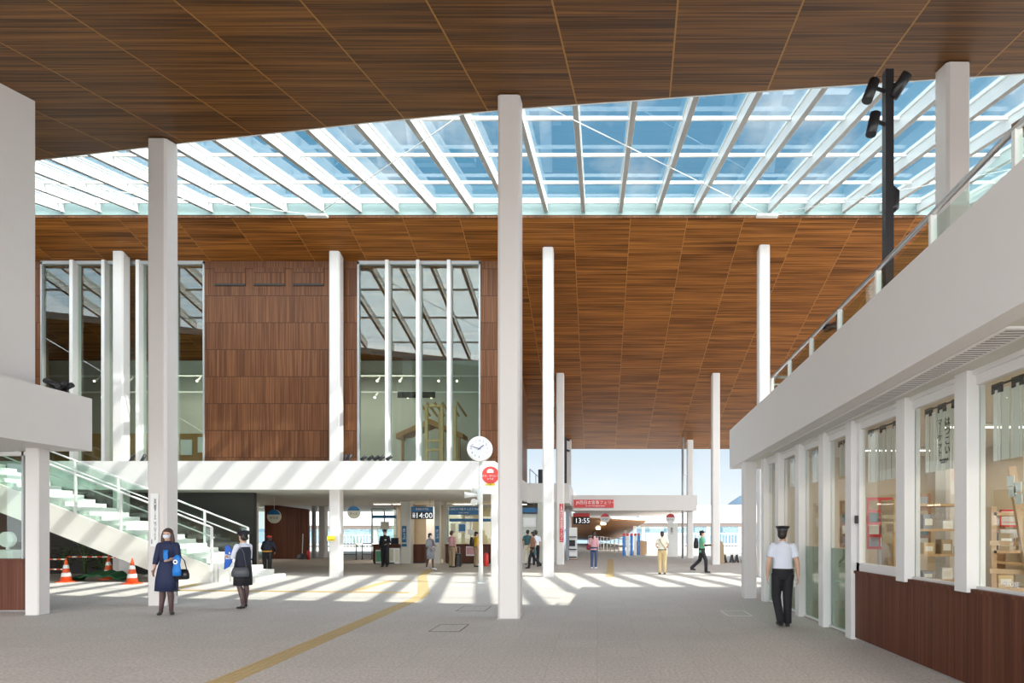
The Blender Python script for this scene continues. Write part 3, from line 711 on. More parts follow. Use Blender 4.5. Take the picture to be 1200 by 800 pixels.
for y, lab in ((10.75, 'white stool inside the door nearest the wood dado'), (12.0, 'white stool inside the second door')):
    t = thing('white_stool', lab, 'stool', (4.75, y-.55, .015))
    b = B(); box(b, -.2, .2, -.2, .2, .62, .66); obj('seat', b, 'white_steel', t)
    for sx_ in (-.17, .17):
        for sy_ in (-.17, .17):
            b = B(); tube(b, (sx_, sy_, 0), (sx_*.9, sy_*.9, .62), .014, 8); obj('leg', b, 'white_steel', t)
# terrace railing on the right wing
t = thing('terrace_railing', 'glass railing with steel handrail on the right wing parapet', 'railing', (0, 0, 4.15))
RL = [(fx(y)+.14, y) for y in (1.5, 12.1)]
def rx(y): return fx(y)+.14
b = B(); loft(b, [(rx(-3), -3, .60), (rx(12.1), 12.1, .60)], [.028, .028], 10); obj('handrail', b, 'steel', t)
b = B(); loft(b, [(rx(12.1), 12.1, .60), (rx(12.1)+3, 12.1, .60)], [.028, .028], 10); obj('handrail', b, 'steel', t)
b = B(); bar(b, (rx(12.1), 12.1, .45), (rx(12.1)+3, 12.1, .45), .02, .03); obj('lower_rail', b, 'white_steel', t)
for i in range(10):
    y = 12.1-1.25*i; 
    b = B(); box(b, rx(y)-.03, rx(y)+.03, y-.02, y+.02, 0, .58); obj('post', b, 'white_steel', t)
b = B(); solid(b, [(rx(-3), -3, .02), (rx(12), 12, .02), (rx(12), 12, .52), (rx(-3), -3, .52)], (.01, 0, 0)); obj('glass_panel', b, 'glass', t)
# light poles
def spot_cyl(b, c, d, L_, r):
    c = Vector(c); d = Vector(d).normalized(); loft(b, [c-d*L_/2, c+d*L_/2*.98, c+d*L_/2], [r, r, r*.85], 14)
t = thing('light_pole', 'tall black pole with three spotlights on the right terrace', 'light pole', (ax(1040.5, 7.5), 7.5, 4.15))
zt = az(84, 7.5)-4.15
b = B(); box(b, -.05, .05, -.05, .05, 0, zt); obj('pole', b, 'black_metal', t)
for c, d, j in (((-.24, -.05, az(110, 7.5)-4.15), (-.35, 0, -.9), .14), ((-.21, -.05, az(149, 7.5)-4.15), (-.22, 0, -1), .12), ((.11, -.08, az(106, 7.5)-4.15), (-.5, .5, -.8), .0)):
    b = B(); spot_cyl(b, c, d, .27, .065); s = obj('spotlight', b, 'black_metal', t)
    b = B(); bar(b, (0, 0, c[2]+.02), (c[0]*.8, c[1], c[2]+.04), .03, .03); obj('arm', b, 'black_metal', s)
b = B(); loft(b, [(.03, 0, az(247, 7.5)-4.15), (.08, 0, az(243, 7.5)-4.15), (.085, 0, az(226, 7.5)-4.15), (.04, 0, az(221, 7.5)-4.15)], [.05, .06, .06, .045], 8); obj('control_box', b, 'black_metal', t)
def small_pole(px, py0, py1, Y, lab, w_=.06, z0=None, side=-1):
    z0 = az(py1, Y) if z0 is None else z0
    t = thing('light_pole', lab, 'light pole', (ax(px, Y), Y, z0)); zt = az(py0, Y)-z0
    b = B(); box(b, -w_/2, w_/2, -w_/2, w_/2, 0, zt); obj('pole', b, 'black_metal', t)
    for f in (.92, .62) if zt > 1.5 else (.75, .45):
        b = B(); spot_cyl(b, (side*.14, -.03, zt*f if zt < 1.5 else zt-(1-f)*1.9), (side*.9, -.2, -.35), .2, .055); s = obj('spotlight', b, 'black_metal', t)
        zz = zt*f if zt < 1.5 else zt-(1-f)*1.9
        b = B(); bar(b, (0, 0, zz), (side*.12, -.03, zz), .03, .03); obj('arm', b, 'black_metal', s)
small_pole(983, 368, 392, 9.2, 'short black floodlight post behind the right terrace railing', z0=4.15)
small_pole(662.5, 512, 566, 31.6, 'black pole with two spotlights on the far terrace', .16, z0=SOF+.35, side=1)

# left balcony floodlights and band floodlights
def flood(x, y, z, d, lab, L_=.3, r=.06):
    t = thing('floodlight', lab, 'floodlight', (x, y, z)); d = Vector(d).normalized()
    b = B(); box(b, -.04, .04, -.04, .04, 0, .02); box(b, -.012, .012, -.012, .012, 0, .1); obj('bracket', b, 'black_metal', t)
    b = B(); spot_cyl(b, (0, 0, .12), d, L_, r); obj('lamp_body', b, 'black_metal', t)
for px, lab in ((60, 'black floodlight at left end of the left balcony top'), (69, 'middle black floodlight on the left balcony top'), (78, 'black floodlight nearest the left balcony corner')):
    Y = 11.3+.0*px; y_ = 10.3*700/(700-px); flood(-10.3, y_, 4.3, (1 if px > 65 else -1, 0, .45), lab, .26, .05)
for px, lab in ((426, 'leftmost black floodlight at the foot of right upstairs window'), (434, 'second black floodlight at the foot of right upstairs window'), (441, 'third black floodlight at the foot of right upstairs window'), (447, 'fourth black floodlight at the foot of right upstairs window'), (456, 'rightmost black floodlight beside the first window mullion')):
    flood(ax(px, 21.03), 21.03, PAR, (.8, .2, .6), lab, .24, .055)
for px, lab in ((155, 'white-backed floodlight just right of left column foot'), (168, 'dark floodlight left of the tall plaza column, on the ledge'), (405, 'small floodlight left beside the yellow notice column'), (410, 'small floodlight on ledge near right upstairs window edge')):
    flood(ax(px, 21.03), 21.03, PAR, (.3, .3, 1), lab, .28, .05)
# ================================================================== ground floor under the deck
def facade_sign(name, x0, x1, y0, y1, Y, m, lab, cat='sign', th=.06):
    t = thing(name, lab, cat, ((ax(x0, Y)+ax(x1, Y))/2, Y, az(y1, Y)))
    hw = (ax(x1, Y)-ax(x0, Y))/2; h = az(y0, Y)-az(y1, Y)
    b = B(); box(b, -hw, hw, 0, th, 0, h); obj('panel', b, m, t, bevel=.008)
    return t, hw, h
def hang(t, hw, h, top=SOF):
    z0 = t.location.z+h
    for s in (-.7, .7):
        b = B(); tube(b, (s*hw, .03, h), (s*hw, .03, top-t.location.z), .012, 6); obj('hanger', b, 'grey_metal', t)
# office wall line
OY = 30.2
b = B(); box(b, ax(436, OY), ax(462, OY), 33.4, 33.55, 0, SOF); struct('wall_office', b, 'beige_wall')
b = B(); box(b, ax(436, OY), ax(655, OY), 34.2, 34.4, 0, SOF); struct('wall_office', b, 'beige_wall')
b = B(); box(b, ax(520, OY), ax(524, OY), OY-.1, 34.2, 0, SOF); struct('wall_office', b, 'interior_wall')
b = B(); box(b, ax(580, OY), ax(586, OY), OY-.1, 34.2, 0, SOF); struct('wall_office', b, 'beige_wall')
b = B(); box(b, ax(630, OY), ax(652, OY), OY, 34.2, 0, SOF); struct('wall_office', b, 'interior_wall')
b = B(); box(b, ax(500, 33), ax(512, 33), 32.9, 33.0, 0, SOF); struct('wall_office', b, 'white_paint')
def office_col(x0, x1, Y, lab, m='soffit_paint'):
    W = ax(x1, Y)-ax(x0, Y); return column(ax(x0, Y), Y, W, SOF, lab, m=m)
c1o = office_col(469, 481, 29.4, 'beige column with blue vertical sign right of the guard')
c2o = office_col(509, 515.5, 29.4, 'narrow beige column with blue sign beside the grey coat person')
office_col(575.2, 583, 21.2, 'white corner pillar just left of the central column', 'column_paint')
office_col(280, 288, 31, 'beige column behind the foot of the staircase')
office_col(293, 299.5, 30.6, 'pale lilac column beside the wood wall end', 'column_paint')
office_col(365, 369, 35, 'grey thin column between the bright strips right of wood wall', 'grey_metal')
office_col(373, 381, 35.5, 'white column just left of the yellow notice column', 'column_paint')
def vsign(px0, px1, py0, py1, Y, m, body, lab, tm='white_sign', ts=.2):
    t, hw, h = facade_sign('vertical_sign', px0, px1, py0, py1, Y, m, lab, th=.03)
    text(body, ts, (0, -.006, h/2), tm, t, vertical=True, line=.9); return t
vsign(470.8, 476.2, 616, 635.5, 29.34, 'blue_sign', 'きっぷ', 'blue vertical sign on the beige column right of guard')
facade_sign('small_sign', 470.8, 476.5, 637, 640.3, 29.34, 'blue_sign', 'tiny blue plate under the left vertical blue sign', th=.03)
vsign(510, 514.5, 616, 635.5, 29.34, 'blue_sign', 'きっぷ', 'blue vertical sign on narrow column beside grey coat person', ts=.17)
t, hw, h = facade_sign('departure_sign', 482, 507.5, 593.5, 608, 28, 'black_ink', 'hanging departure board reading 14:00 under a blue strip'); hang(t, hw, h)
b = B(); box(b, -hw, hw, -.012, -.001, h*.58, h); obj('header', b, 'blue_sign', t)
text('14:00', .37, (.08, -.008, h*.27), 'led_white', t, ext=.004); text('次\n発', .15, (-hw+.12, -.008, h*.29), 'led_white', t, line=.75)
text('宮島松大汽船', .10, (0, -.018, h*.79), 'white_sign', t)
t, hw, h = facade_sign('ticket_sign', 526, 560.5, 593.5, 603, 28.6, 'blue_sign', 'wide blue sign with white writing above the ticket window'); hang(t, hw, h)
text('宮島松大汽船きっぷうりば', .125, (0, -.006, h*.68), 'white_sign', t); text('TICKET OFFICE', .07, (0, -.006, h*.25), 'white_sign', t)
t, hw, h = facade_sign('ticket_sign', 606, 629, 594.5, 600.5, 30.1, 'blue_sign', 'blue sign strip above the counter right of central column'); hang(t, hw, h)
t, hw, h = facade_sign('shop_sign', 226, 265, 591, 603, 29.8, 'blue_sign', 'dim blue sign behind the stair handrails'); hang(t, hw, h); text('おみやげ・きっぷうりば', .13, (0, -.006, h*.5), 'white_sign', t)
def office_window(n, x0, x1, y0, lab=None):
    b = B(); box(b, ax(x0, OY), ax(x1, OY), OY, OY+.012, .98, az(y0, OY)); g = struct('window_%d' % n, b, 'glass')
    b = B(); X0, X1 = ax(x0, OY), ax(x1, OY); z1 = az(y0, OY)
    for X in (X0, (X0+X1)/2, X1): box(b, X-.03, X+.03, OY-.03, OY+.04, .98, z1)
    box(b, X0, X1, OY-.03, OY+.04, z1-.04, z1+.04); obj('frame', b, 'grey_metal', g); return g
def strip(x0, x1, y0, y1, Y, m='blue_sign', lab=''):
    t, hw, h = facade_sign('window_banner', x0, x1, y0, y1, Y, m, lab, th=.02); return t
office_window(20, 436, 465, 596); office_window(21, 525, 578, 592); office_window(22, 587, 629, 603); office_window(23, 214, 279, 592)
strip(436, 464, 603.5, 607, OY-.06, lab='blue strip banner across the window behind the guard')
strip(526.5, 578, 607.5, 611, OY-.06, lab='blue strip banner across the window behind the pink shirt person')
def counter(x0, x1, Y, lab, top=637.5):
    t = thing('ticket_counter', lab, 'counter', ((ax(x0, Y)+ax(x1, Y))/2, Y, 0)); hw = (ax(x1, Y)-ax(x0, Y))/2; h = az(top, Y)
    b = B(); box(b, -hw, hw, 0, .55, .06, h-.05); obj('front_panel', b, 'panel_wood_y', t)
    b = B(); box(b, -hw-.03, hw+.03, -.06, .6, h-.05, h); obj('top', b, 'panel_wood_y', t)
    b = B(); box(b, -hw+.03, hw-.03, .04, .5, 0, .06); obj('toe_kick', b, 'black_metal', t); return t
counter(437, 467, 29.5, 'dark wood ticket counter behind the guard'); counter(483, 498, 30.0, 'dark wood counter left of the grey coat person'); counter(522, 575, 29.6, 'long dark wood ticket counter behind the pink shirt person')
b = B(); box(b, ax(587, 30), ax(630, 30), 30.05, 30.15, 0, 1.0); struct('wall_office', b, 'white_paint')
# things at the counters
def plainbox(name, x0, x1, y0, y1, Y, d, m, lab, cat, acc=None, z0=None):
    X0, X1 = ax(x0, Y), ax(x1, Y); z0 = max(0.0, az(y1, Y)) if z0 is None else z0; z1 = az(y0, Y); t = thing(name, lab, cat, ((X0+X1)/2, Y, z0)); hw = (X1-X0)/2
    b = B(); box(b, -hw, hw, 0, d, 0, z1-z0); obj('body', b, m, t, bevel=.01)
    if acc:
        b = B(); box(b, -hw*.85, hw*.85, -.012, -.001, (z1-z0)*.15, (z1-z0)*.9); obj('face', b, acc, t)
    return t
plainbox('leaflet_rack', 440, 448, 644, 660, 29.2, .2, 'white_sign', 'pale leaflet rack left of the guard', 'rack', 'mint_cloth')
plainbox('leaflet_rack', 456, 461.5, 642, 659, 29.0, .2, 'white_sign', 'tall cream leaflet rack right of the guard', 'rack', 'cream_cloth')
plainbox('leaflet_rack', 462, 468, 642, 661, 29.2, .2, 'white_sign', 'smaller cream leaflet rack next to beige column', 'rack', 'cream_cloth')
plainbox('monitor', 458, 467, 630, 637, 29.6, .06, 'black_metal', 'dark monitor standing on the counter right of guard', 'monitor', 'dark_navy_cloth', z0=az(637.5, 29.5))
plainbox('notice_board', 546, 556, 640, 652, 29.575, .02, 'white_sign', 'white notice with pink top on the long counter', 'notice', 'pink_cloth', z0=.38)
plainbox('poster', 528, 534, 613, 624, 30.175, .02, 'paper', 'pale notice high on the ticket window left side', 'poster', 'cream_cloth', z0=az(624, 30))
plainbox('poster', 537, 546, 613, 624, 30.175, .02, 'paper', 'blue and red timetable on ticket window centre', 'poster', 'blue_sign', z0=az(624, 30))
plainbox('poster', 548, 556, 620, 626, 30.175, .02, 'paper', 'small white notice on ticket window right side', 'poster', 'paper', z0=az(626, 30))
plainbox('poster', 446, 456, 611, 620, 30.175, .02, 'paper', 'small pale timetable notice above the guard', 'poster', 'cream_cloth', z0=az(620, 30))
plainbox('poster', 590, 612, 606, 617, 30.175, .02, 'paper', 'wide pale board on the window left of the teal shirt person', 'poster', 'white_sign', z0=az(617, 30))
plainbox('poster', 613, 628, 606, 617, 30.175, .02, 'paper', 'wide pale board above the teal shirt person', 'poster', 'white_sign', z0=az(617, 30))
t = thing('suitcase', 'black suitcase standing beside the pink shirt person', 'suitcase', (ax(537, 26.8), 26.8, 0))
b = B(); box(b, -.12, .12, -.16, .16, .04, .6); obj('shell', b, 'leather_black', t, bevel=.03)
b = B(); box(b, -.08, -.06, -.01, .01, .6, .9); box(b, .06, .08, -.01, .01, .6, .9); box(b, -.08, .08, -.015, .015, .88, .9); obj('handle', b, 'grey_metal', t)
for s in (-.08, .08):
    b = B(); tube(b, (s-.015, -.1, .025), (s+.015, -.1, .025), .025, 10); tube(b, (s-.015, .1, .025), (s+.015, .1, .025), .025, 10); obj('wheel', b, 'black_metal', t)
t = thing('fire_extinguisher', 'red extinguisher standing right of the clock pole', 'extinguisher', (ax(569.5, 27.5), 27.5, 0))
b = B(); loft(b, [(0,0,0), (0,0,.03), (0,0,.5), (0,0,.58), (0,0,.62)], [.1, .12, .12, .08, .04], 16); obj('tank', b, 'bright_red', t)
b = B(); box(b, -.03, .08, -.02, .02, .62, .68); obj('handle', b, 'black_metal', t)
# lights under soffit
for i, (px, Y) in enumerate(((448, 31.5), (470, 31.5), (540, 31.5), (555, 31.5), (608, 31.8), (250, 31.5))):
    t = thing('downlight', ['warm ceiling light above the window behind guard', 'warm ceiling light above beige column', 'warm ceiling strip above ticket window left half', 'warm ceiling strip above ticket window right half', 'warm ceiling light right of central column', 'warm ceiling light behind the stair handrails'][i], 'light', (ax(px, Y), Y, SOF))
    b = B(); box(b, -.45, .45, -.12, .12, -.05, 0); obj('housing', b, 'white_steel', t); b = B(); box(b, -.42, .42, -.1, .1, -.06, -.05); obj('diffuser', b, 'led_panel', t)
for x, y in ((-9.5, 31.8), (-6, 31.8), (-20, 31.5)):
    Ls = bpy.data.lights.new('office_light', 'AREA'); Ls.energy = 60; Ls.size = 2; Ls.color = (1, .88, .70); ol = bpy.data.objects.new('office_light', Ls); C.objects.link(ol); ol.location = (x, y, SOF-.1)
# wood wall with cleaning things
YW = 34.3
b = B(); solid(b, [(ax(310, YW), YW, 0), (ax(361, YW), YW, 0), (ax(361, YW), YW, az(596.5, YW)), (ax(310, YW), YW, az(590, YW))], (0, .2, 0)); struct('wall_timber', b, 'panel_wood_y')
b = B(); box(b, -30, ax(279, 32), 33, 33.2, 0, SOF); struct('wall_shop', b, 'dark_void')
b = B(); box(b, ax(300, 33), ax(309, 33), 33, 33.02, 0, SOF); g = struct('window_24', b, 'glass')
t = thing('floor_cleaner', 'grey floor cleaner with upright white pole by the wood wall', 'cleaner', (ax(354, 33.5), 33.5, 0))
b = B(); loft(b, [(0,0,.03), (0,0,.08), (0,0,.28), (0,0,.34)], [.24, .26, .22, .1], 14); obj('canister', b, 'grey_bag', t)
b = B(); tube(b, (-.02, .05, .2), (0, .1, 1.45), .025, 8); obj('pole', b, 'white_steel', t)
b = B(); tube(b, (.3, .1, 0), (.3, .1, .5), .08, 12); obj('red_bottle', b, 'bright_red', t)
# round hanging signs
def round_sign(px, py, r, Y, mt, lab, body, z=SOF):
    R = r*Y/700; t = thing('round_sign', lab, 'sign', (ax(px, Y), Y, az(py, Y)-R))
    n = 32; b = B(); pts = [(R*math.cos(2*PI*k/n), 0, R+R*math.sin(2*PI*k/n)) for k in range(n)]; solid(b, pts, (0, .05, 0)); obj('disc', b, 'white_sign' if 'red' in mt else 'cream_cloth', t)
    a0 = math.asin(.28); b = B(); pts = [(R*math.cos(a), -.008, R+R*math.sin(a)) for a in [a0+(PI-2*a0)*k/16 for k in range(17)]]; solid(b, pts, (0, .006, 0)); obj('coloured_top', b, mt, t)
    text(body, R*.42, (0, -.006, R*.78), 'black_ink', t); 
    b = B(); tube(b, (0, .025, 2*R), (0, .025, z-(az(py, Y)-R)), .012, 6); obj('hanger', b, 'grey_metal', t)
round_sign(321, 605, 8, 25.5, 'blue_sign', 'round blue-topped hanging sign in front of the wood wall', 'のりば')
round_sign(414.5, 600.3, 7.6, 25.5, 'blue_sign', 'round blue-topped hanging sign right of yellow notice column', 'きっぷ')
round_sign(709, 607, 5.5, 37, 'red_sign', 'round red-topped sign right of the red departure board', 'のりば', 2.8)
round_sign(785.8, 607.5, 5.7, 37, 'red_sign', 'round red-topped sign above the person in beige trousers', 'のりば', 2.8)
# bridge with red sign
b = B(); box(b, -1.43, ax(817, 34.6), 34.6, 34.9, az(598, 34.6), az(580, 34.6)); struct('wall_bridge', b, 'white_paint')
b = B(); box(b, -1.43, ax(817, 34.6), 34.9, 48, az(598, 34.6), az(598, 34.6)+.25); struct('ceiling', b, 'white_paint')
t, hw, h = facade_sign('ferry_sign', 672.3, 719, 585.3, 594.6, 34.5, 'red_sign', 'long red sign with white writing on the grey bridge front')
text('JR西日本宮島フェリー', .23, (.12, -.006, h*.62), 'white_sign', t); text('JR WEST MIYAJIMA FERRY', .10, (.1, -.006, h*.2), 'white_sign', t)
t, hw, h = facade_sign('departure_sign', 671.5, 691, 601, 614, 36.5, 'black_ink', 'departure board reading 13:55 under a red strip'); hang(t, hw, h, 2.8)
b = B(); box(b, -hw, hw, -.012, -.001, h*.66, h); obj('header', b, 'red_sign', t); text('13:55', .42, (.06, -.008, h*.30), 'led_white', t, ext=.004)
vsign(655.8, 660.4, 590, 635, 28.565, 'red_sign', 'JR西日本宮島フェリー', 'vertical red banner with white writing on the white column', ts=.19)
# yellow notice
t = thing('yellow_notice', 'small yellow notice on the white column below the deck', 'notice', (ax(388.2, 21.15), 21.13, az(633.5, 21.15)))
b = B(); box(b, -.14, .14, -.005, .01, 0, .17); obj('plate', b, 'yellow_sign', t); b = B(); box(b, -.11, .11, -.008, -.005, .025, .045); obj('text_line', b, 'black_ink', t)
# label on column A1
t = thing('column_label', 'narrow white strip with vertical black writing on left tall column', 'sign', (ax(181, 12.98), 12.98, az(640, 12.98)))
b = B(); box(b, -.085, .085, -.004, .008, 0, 1.15); obj('strip', b, 'white_sign', t)
text('宮島口旅客ターミナル　はつこいマーケット', .062, (.02, -.006, .58), 'black_ink', t, vertical=True, line=.72)
text('廿日市市', .03, (-.055, -.006, .1), 'black_ink', t, vertical=True, line=.8)
# display rack
t = thing('display_rack', 'white display rack with dark screens right of the red banner', 'rack', (ax(670.5, 33.5), 33.5, 0))
b = B(); box(b, -.28, .28, 0, .05, .0, 1.8); obj('back_board', b, 'white_sign', t)
for z, h_ in ((.12, .05), (.55, .05), (1.25, .05)):
    b = B(); box(b, -.25, .25, -.15, 0, z, z+h_); obj('shelf', b, 'black_metal', t)
b = B(); box(b, -.17, .17, -.06, -.01, .75, 1.1); obj('screen', b, 'black_metal', t)
b = B(); box(b, -.3, .3, -.2, .2, 0, .04); obj('foot', b, 'brown_cloth', t)
tag(sbox('banner_post', 'grey_cloth', ax(663, 32), ax(667, 32), 32, 32.05, 0, az(596, 32)), 'grey-blue banner board between white column and display rack', 'banner')
# rail on the far terrace
t = thing('terrace_railing', 'thin railing on the deck seen right of central column', 'railing', (XE+.1, 31, PAR))
for z in (.05, .75):
    b = B(); tube(b, (0, 0, z), (0, 15, z), .02, 8); obj('rail', b, 'grey_metal', t)
for y in (0, 3, 6, 9, 12, 15):
    b = B(); tube(b, (0, y, -.6), (0, y, .75), .02, 8); obj('post', b, 'grey_metal', t)
b = B(); box(b, -30, -1.65, 31.0, 46, SOF+.35, SOF+.4); struct('floor', b, 'floor_stone')
t = thing('terrace_locker', 'dark cabinet on the deck left of sunlit column', 'cabinet', (ax(634, 31.6), 31.6, SOF+.4))
b = B(); box(b, -.14, .16, -.1, .2, 0, az(550, 31.6)-SOF-.4); obj('body', b, 'black_metal', t, bevel=.02)

# clock pole
CY = 18.55
t = thing('clock', 'round white clock on top of the white pole', 'clock', (ax(562.3, CY), CY, az(526, CY)))
b = B(); R = 14.6*CY/700
loft(b, [(0, .09, 0), (0, .06, 0), (0, -.07, 0), (0, -.09, 0)], [R*.9, R, R, R*.97], 40, hint=(1, 0, 0)); obj('case', b, 'white_steel', t)
b = B(); loft(b, [(0, -.088, 0), (0, -.094, 0)], [R*.86, R*.86], 40); obj('face', b, 'clock_face', t)
for h_ in range(12):
    a = h_*PI/6; text(str(12 if h_ == 0 else h_), .085, (R*.66*math.sin(a), -.098, R*.66*math.cos(a)), 'clock_ink', t, name='numeral')
def hand(a, L_, w_, y):
    b = B(); d = V(math.sin(a), 0, math.cos(a)); bar(b, d*(-.05)+V(0, y, 0), d*L_+V(0, y, 0), w_, .006, (0, 1, 0)); obj('hand', b, 'clock_ink', t)
hand(math.radians(52), R*.45, .028, -.104); hand(math.radians(287), R*.78, .02, -.11)
t = thing('clock_pole', 'thin white pole carrying the clock and loudspeakers', 'pole', (ax(563, CY), CY+.04, 0))
b = B(); loft(b, [(0,0,0), (0,0,.9), (0,0,2.9), (0,0,3.9)], [.075, .065, .06, .045], 16); obj('pole', b, 'white_steel', t)
b = B(); loft(b, [(0,0,0), (0,0,.03)], [.13, .12], 16); obj('base_plate', b, 'white_steel', t)
b = B(); loft(b, [(-.02, -.02, 2.45), (-.02, -.02, 2.95)], [.09, .09], 14); obj('sleeve', b, 'white_steel', t)
for c, d, L_, r in (((-.28, -.05, az(580, CY)), (-1, -.2, 0), .42, .1), ((-.12, -.1, az(588, CY)), (-.3, -1, -.1), .3, .11), ((-.15, .1, az(575, CY)), (-.8, .5, 0), .3, .09)):
    c = Vector(c); d = Vector(d).normalized(); b = B(); loft(b, [c-d*L_/2, c-d*L_*.1, c+d*L_/2], [.05, .06, r], 16); s = obj('loudspeaker', b, 'white_steel', t)
    b = B(); bar(b, (0, 0, c.z), c, .03, .03); obj('bracket', b, 'white_steel', s)
b = B(); bar(b, (-.3, 0, az(550, CY)), (-.3, 0, az(556, CY)), .02, .02); bar(b, (0, 0, az(556, CY)), (-.3, 0, az(556, CY)), .02, .02); bar(b, (-.3, 0, az(556, CY)), (-.3, 0, az(575, CY)), .015, .015); obj('antenna', b, 'white_steel', t)
t = thing('bus_stop_sign', 'white sign board with red disc mounted right of the clock pole', 'sign', (ax(574.5, CY), CY+.02, az(578.5, CY)))
hw = 9.3*CY/700; h = az(543, CY)-az(578.5, CY)
b = B(); box(b, -hw, hw, 0, .05, 0, h); obj('board', b, 'white_sign', t)
b = B(); R = 10.2*CY/700; n = 32; zc = az(556.5, CY)-az(578.5, CY); solid(b, [(R*math.cos(2*PI*k/n), -.006, zc+R*math.sin(2*PI*k/n)) for k in range(n)], (0, .005, 0)); obj('red_disc', b, 'bright_red', t)
text('バス・タクシー', .075, (0, -.008, zc-.03), 'white_sign', t); text('のりば', .07, (0, -.008, zc-.12), 'white_sign', t)
b = B(); box(b, -.1, .1, -.012, -.007, zc+.07, zc+.16); box(b, -.06, .06, -.012, -.007, zc+.16, zc+.19); obj('bus_icon', b, 'white_sign', t)
b = B(); box(b, -.15, .15, -.006, 0, .26, .33); obj('yellow_arrow', b, 'yellow_sign', t)
text('→', .08, (0, -.01, .295), 'black_ink', t)
b = B(); bar(b, (-hw, .02, h*.8), (-hw-.02, .02, h*.8), .04, .04); obj('bracket', b, 'white_steel', t)

# tactile strips and manholes
def strip_floor(pts, w_, lab):
    t = thing('tactile_strip', lab, 'tactile paving', (pts[0][0], pts[0][1], 0))
    ox, oy = pts[0]
    b = B(); b2 = B()
    for (xa, ya), (xb, yb) in zip(pts, pts[1:]):
        bar(b, (xa-ox, ya-oy, .002), (xb-ox, yb-oy, .002), w_, .008)
        d = Vector((xb-xa, yb-ya, 0)); s = Vector((-d.y, d.x, 0)).normalized()
        for k in (-1.5, -.5, .5, 1.5):
            o = s*(k*w_/4.4); bar(b2, Vector((xa-ox, ya-oy, .008))+o, Vector((xb-ox, yb-oy, .008))+o, .025, .006)
    obj('tiles', b, 'yellow_tactile', t); obj('ridges', b2, 'yellow_tactile', t)
strip_floor([(-4.0, 2.0), (-4.08, 6.45), (-4.34, 14.26), (-4.5, 15.5), (-6.3, 21.5), (-7.1, 25.3)], .3, 'long yellow tactile strip running up the plaza floor')
strip_floor([(-4.95, 15.75), (-6.6, 15.9), (-11.8, 16.4), (-12.3, 18.4)], .28, 'yellow tactile strip leading to the stair foot')
strip_floor([(-6.6, 16.3), (-6.75, 19.4), (-6.1, 19.45)], .26, 'short yellow tactile strip in the sun patch')
strip_floor([(.45, 21.0), (.75, 34)], .3, 'yellow tactile strip behind the pink shirt walker')
def manhole(x0, x1, y0, y1, lab, m='black_metal', part=False):
    Ya, Yb = 1155/(y1-621), 1155/(y0-621); X0, X1 = x0, x1
    t = thing('floor_hatch', lab, 'hatch', ((X0+X1)/2, (Ya+Yb)/2, 0)); hw = (X1-X0)/2; hd = (Yb-Ya)/2
    b = B(); w_ = .018
    box(b, -hw, -hw+w_, -hd, hd, 0, .004); box(b, hw-w_, hw, -hd, hd, 0, .004); box(b, -hw, hw, hd-w_, hd, 0, .004); box(b, -hw, hw, -hd, -hd+w_, 0, .004); obj('frame', b, m, t)
    b = B(); box(b, -hw+w_, hw-w_, -hd+w_, hd-w_, 0, .002); obj('cover', b, 'floor_stone', t)
manhole(ax(498, 9.7)+.05, ax(537, 9.7)+.02, 731.5, 740, 'square floor hatch with dark frame in front of central column')
manhole(ax(538, 12.5), ax(572, 12.5), 710, 716, 'farther square floor hatch left of the central column')
manhole(ax(848, 11.9), ax(876, 11.9), 715.5, 721.5, 'floor hatch with white frame near the uniformed man', 'white_trim')

# ================================================================== outside, beyond the hall
b = B(); box(b, -900, 1200, 75, 1500, -2.4, -2.3); tag(obj('sea', b, 'sea'), 'flat blue sea beyond the pier', 'sea', kind='stuff')
b = B()
import mathutils
xs_ = [-900+25*i for i in range(90)]
def ridge(x, seed): return 12+28*max(0, mathutils.noise.noise(Vector((x*.004+seed, seed, 0))))+14*abs(mathutils.noise.noise(Vector((x*.015, seed, 3))))
def hgt(x): return ridge(x, 1.7)*.55+104*math.exp(-(abs(x-470)/140.)**3)
rows = []
for j, f in enumerate((0, .45, .8, 1, .8, 0)):
    rows.append([b.verts.new((x, 1500+60*j, -2.4+hgt(x)*f)) for x in xs_])
for r1, r2 in zip(rows, rows[1:]):
    for i in range(len(xs_)-1):
        f = b.faces.new((r1[i], r1[i+1], r2[i+1], r2[i])); f.smooth = True
tag(obj('island_hills', b, 'mountain'), 'hazy blue hill across the water beyond the far roof', 'hill')
# far terminal canopies
def canopy(x0, x1, Y, d, zt, zb_, lab, npost, zg_=0):
    t = thing('far_canopy', lab, 'building', ((x0+x1)/2, Y, 0)); hw = (x1-x0)/2
    b = B(); solid(b, [(-hw, 0, zb_), (-hw, d*.5, zt), (-hw, d, zb_)], (2*hw, 0, 0)); obj('roof', b, 'white_steel', t)
    b = B(); box(b, -hw, hw, .1, .5, zb_-.35, zb_); obj('fascia', b, 'dim_brown', t)
    for i in range(npost):
        x = -hw+.3+(2*hw-.6)*i/(npost-1); b = B(); box(b, x-.15, x+.15, .3, .6, -.1, zb_-.35); obj('post', b, 'white_steel', t)
    b = B(); box(b, -hw, hw, d*.7, d*.7+.1, .9, zb_-.3); obj('window_band', b, 'glass', t)
canopy(4.2, 30, 58, 7, 4.25, 2.35, 'long white roofed ferry shelter beyond the right columns', 9)
canopy(-32, -8, 58, 6, 3.6, 2.1, 'low white roofed shelter seen left of the ticket windows', 8)
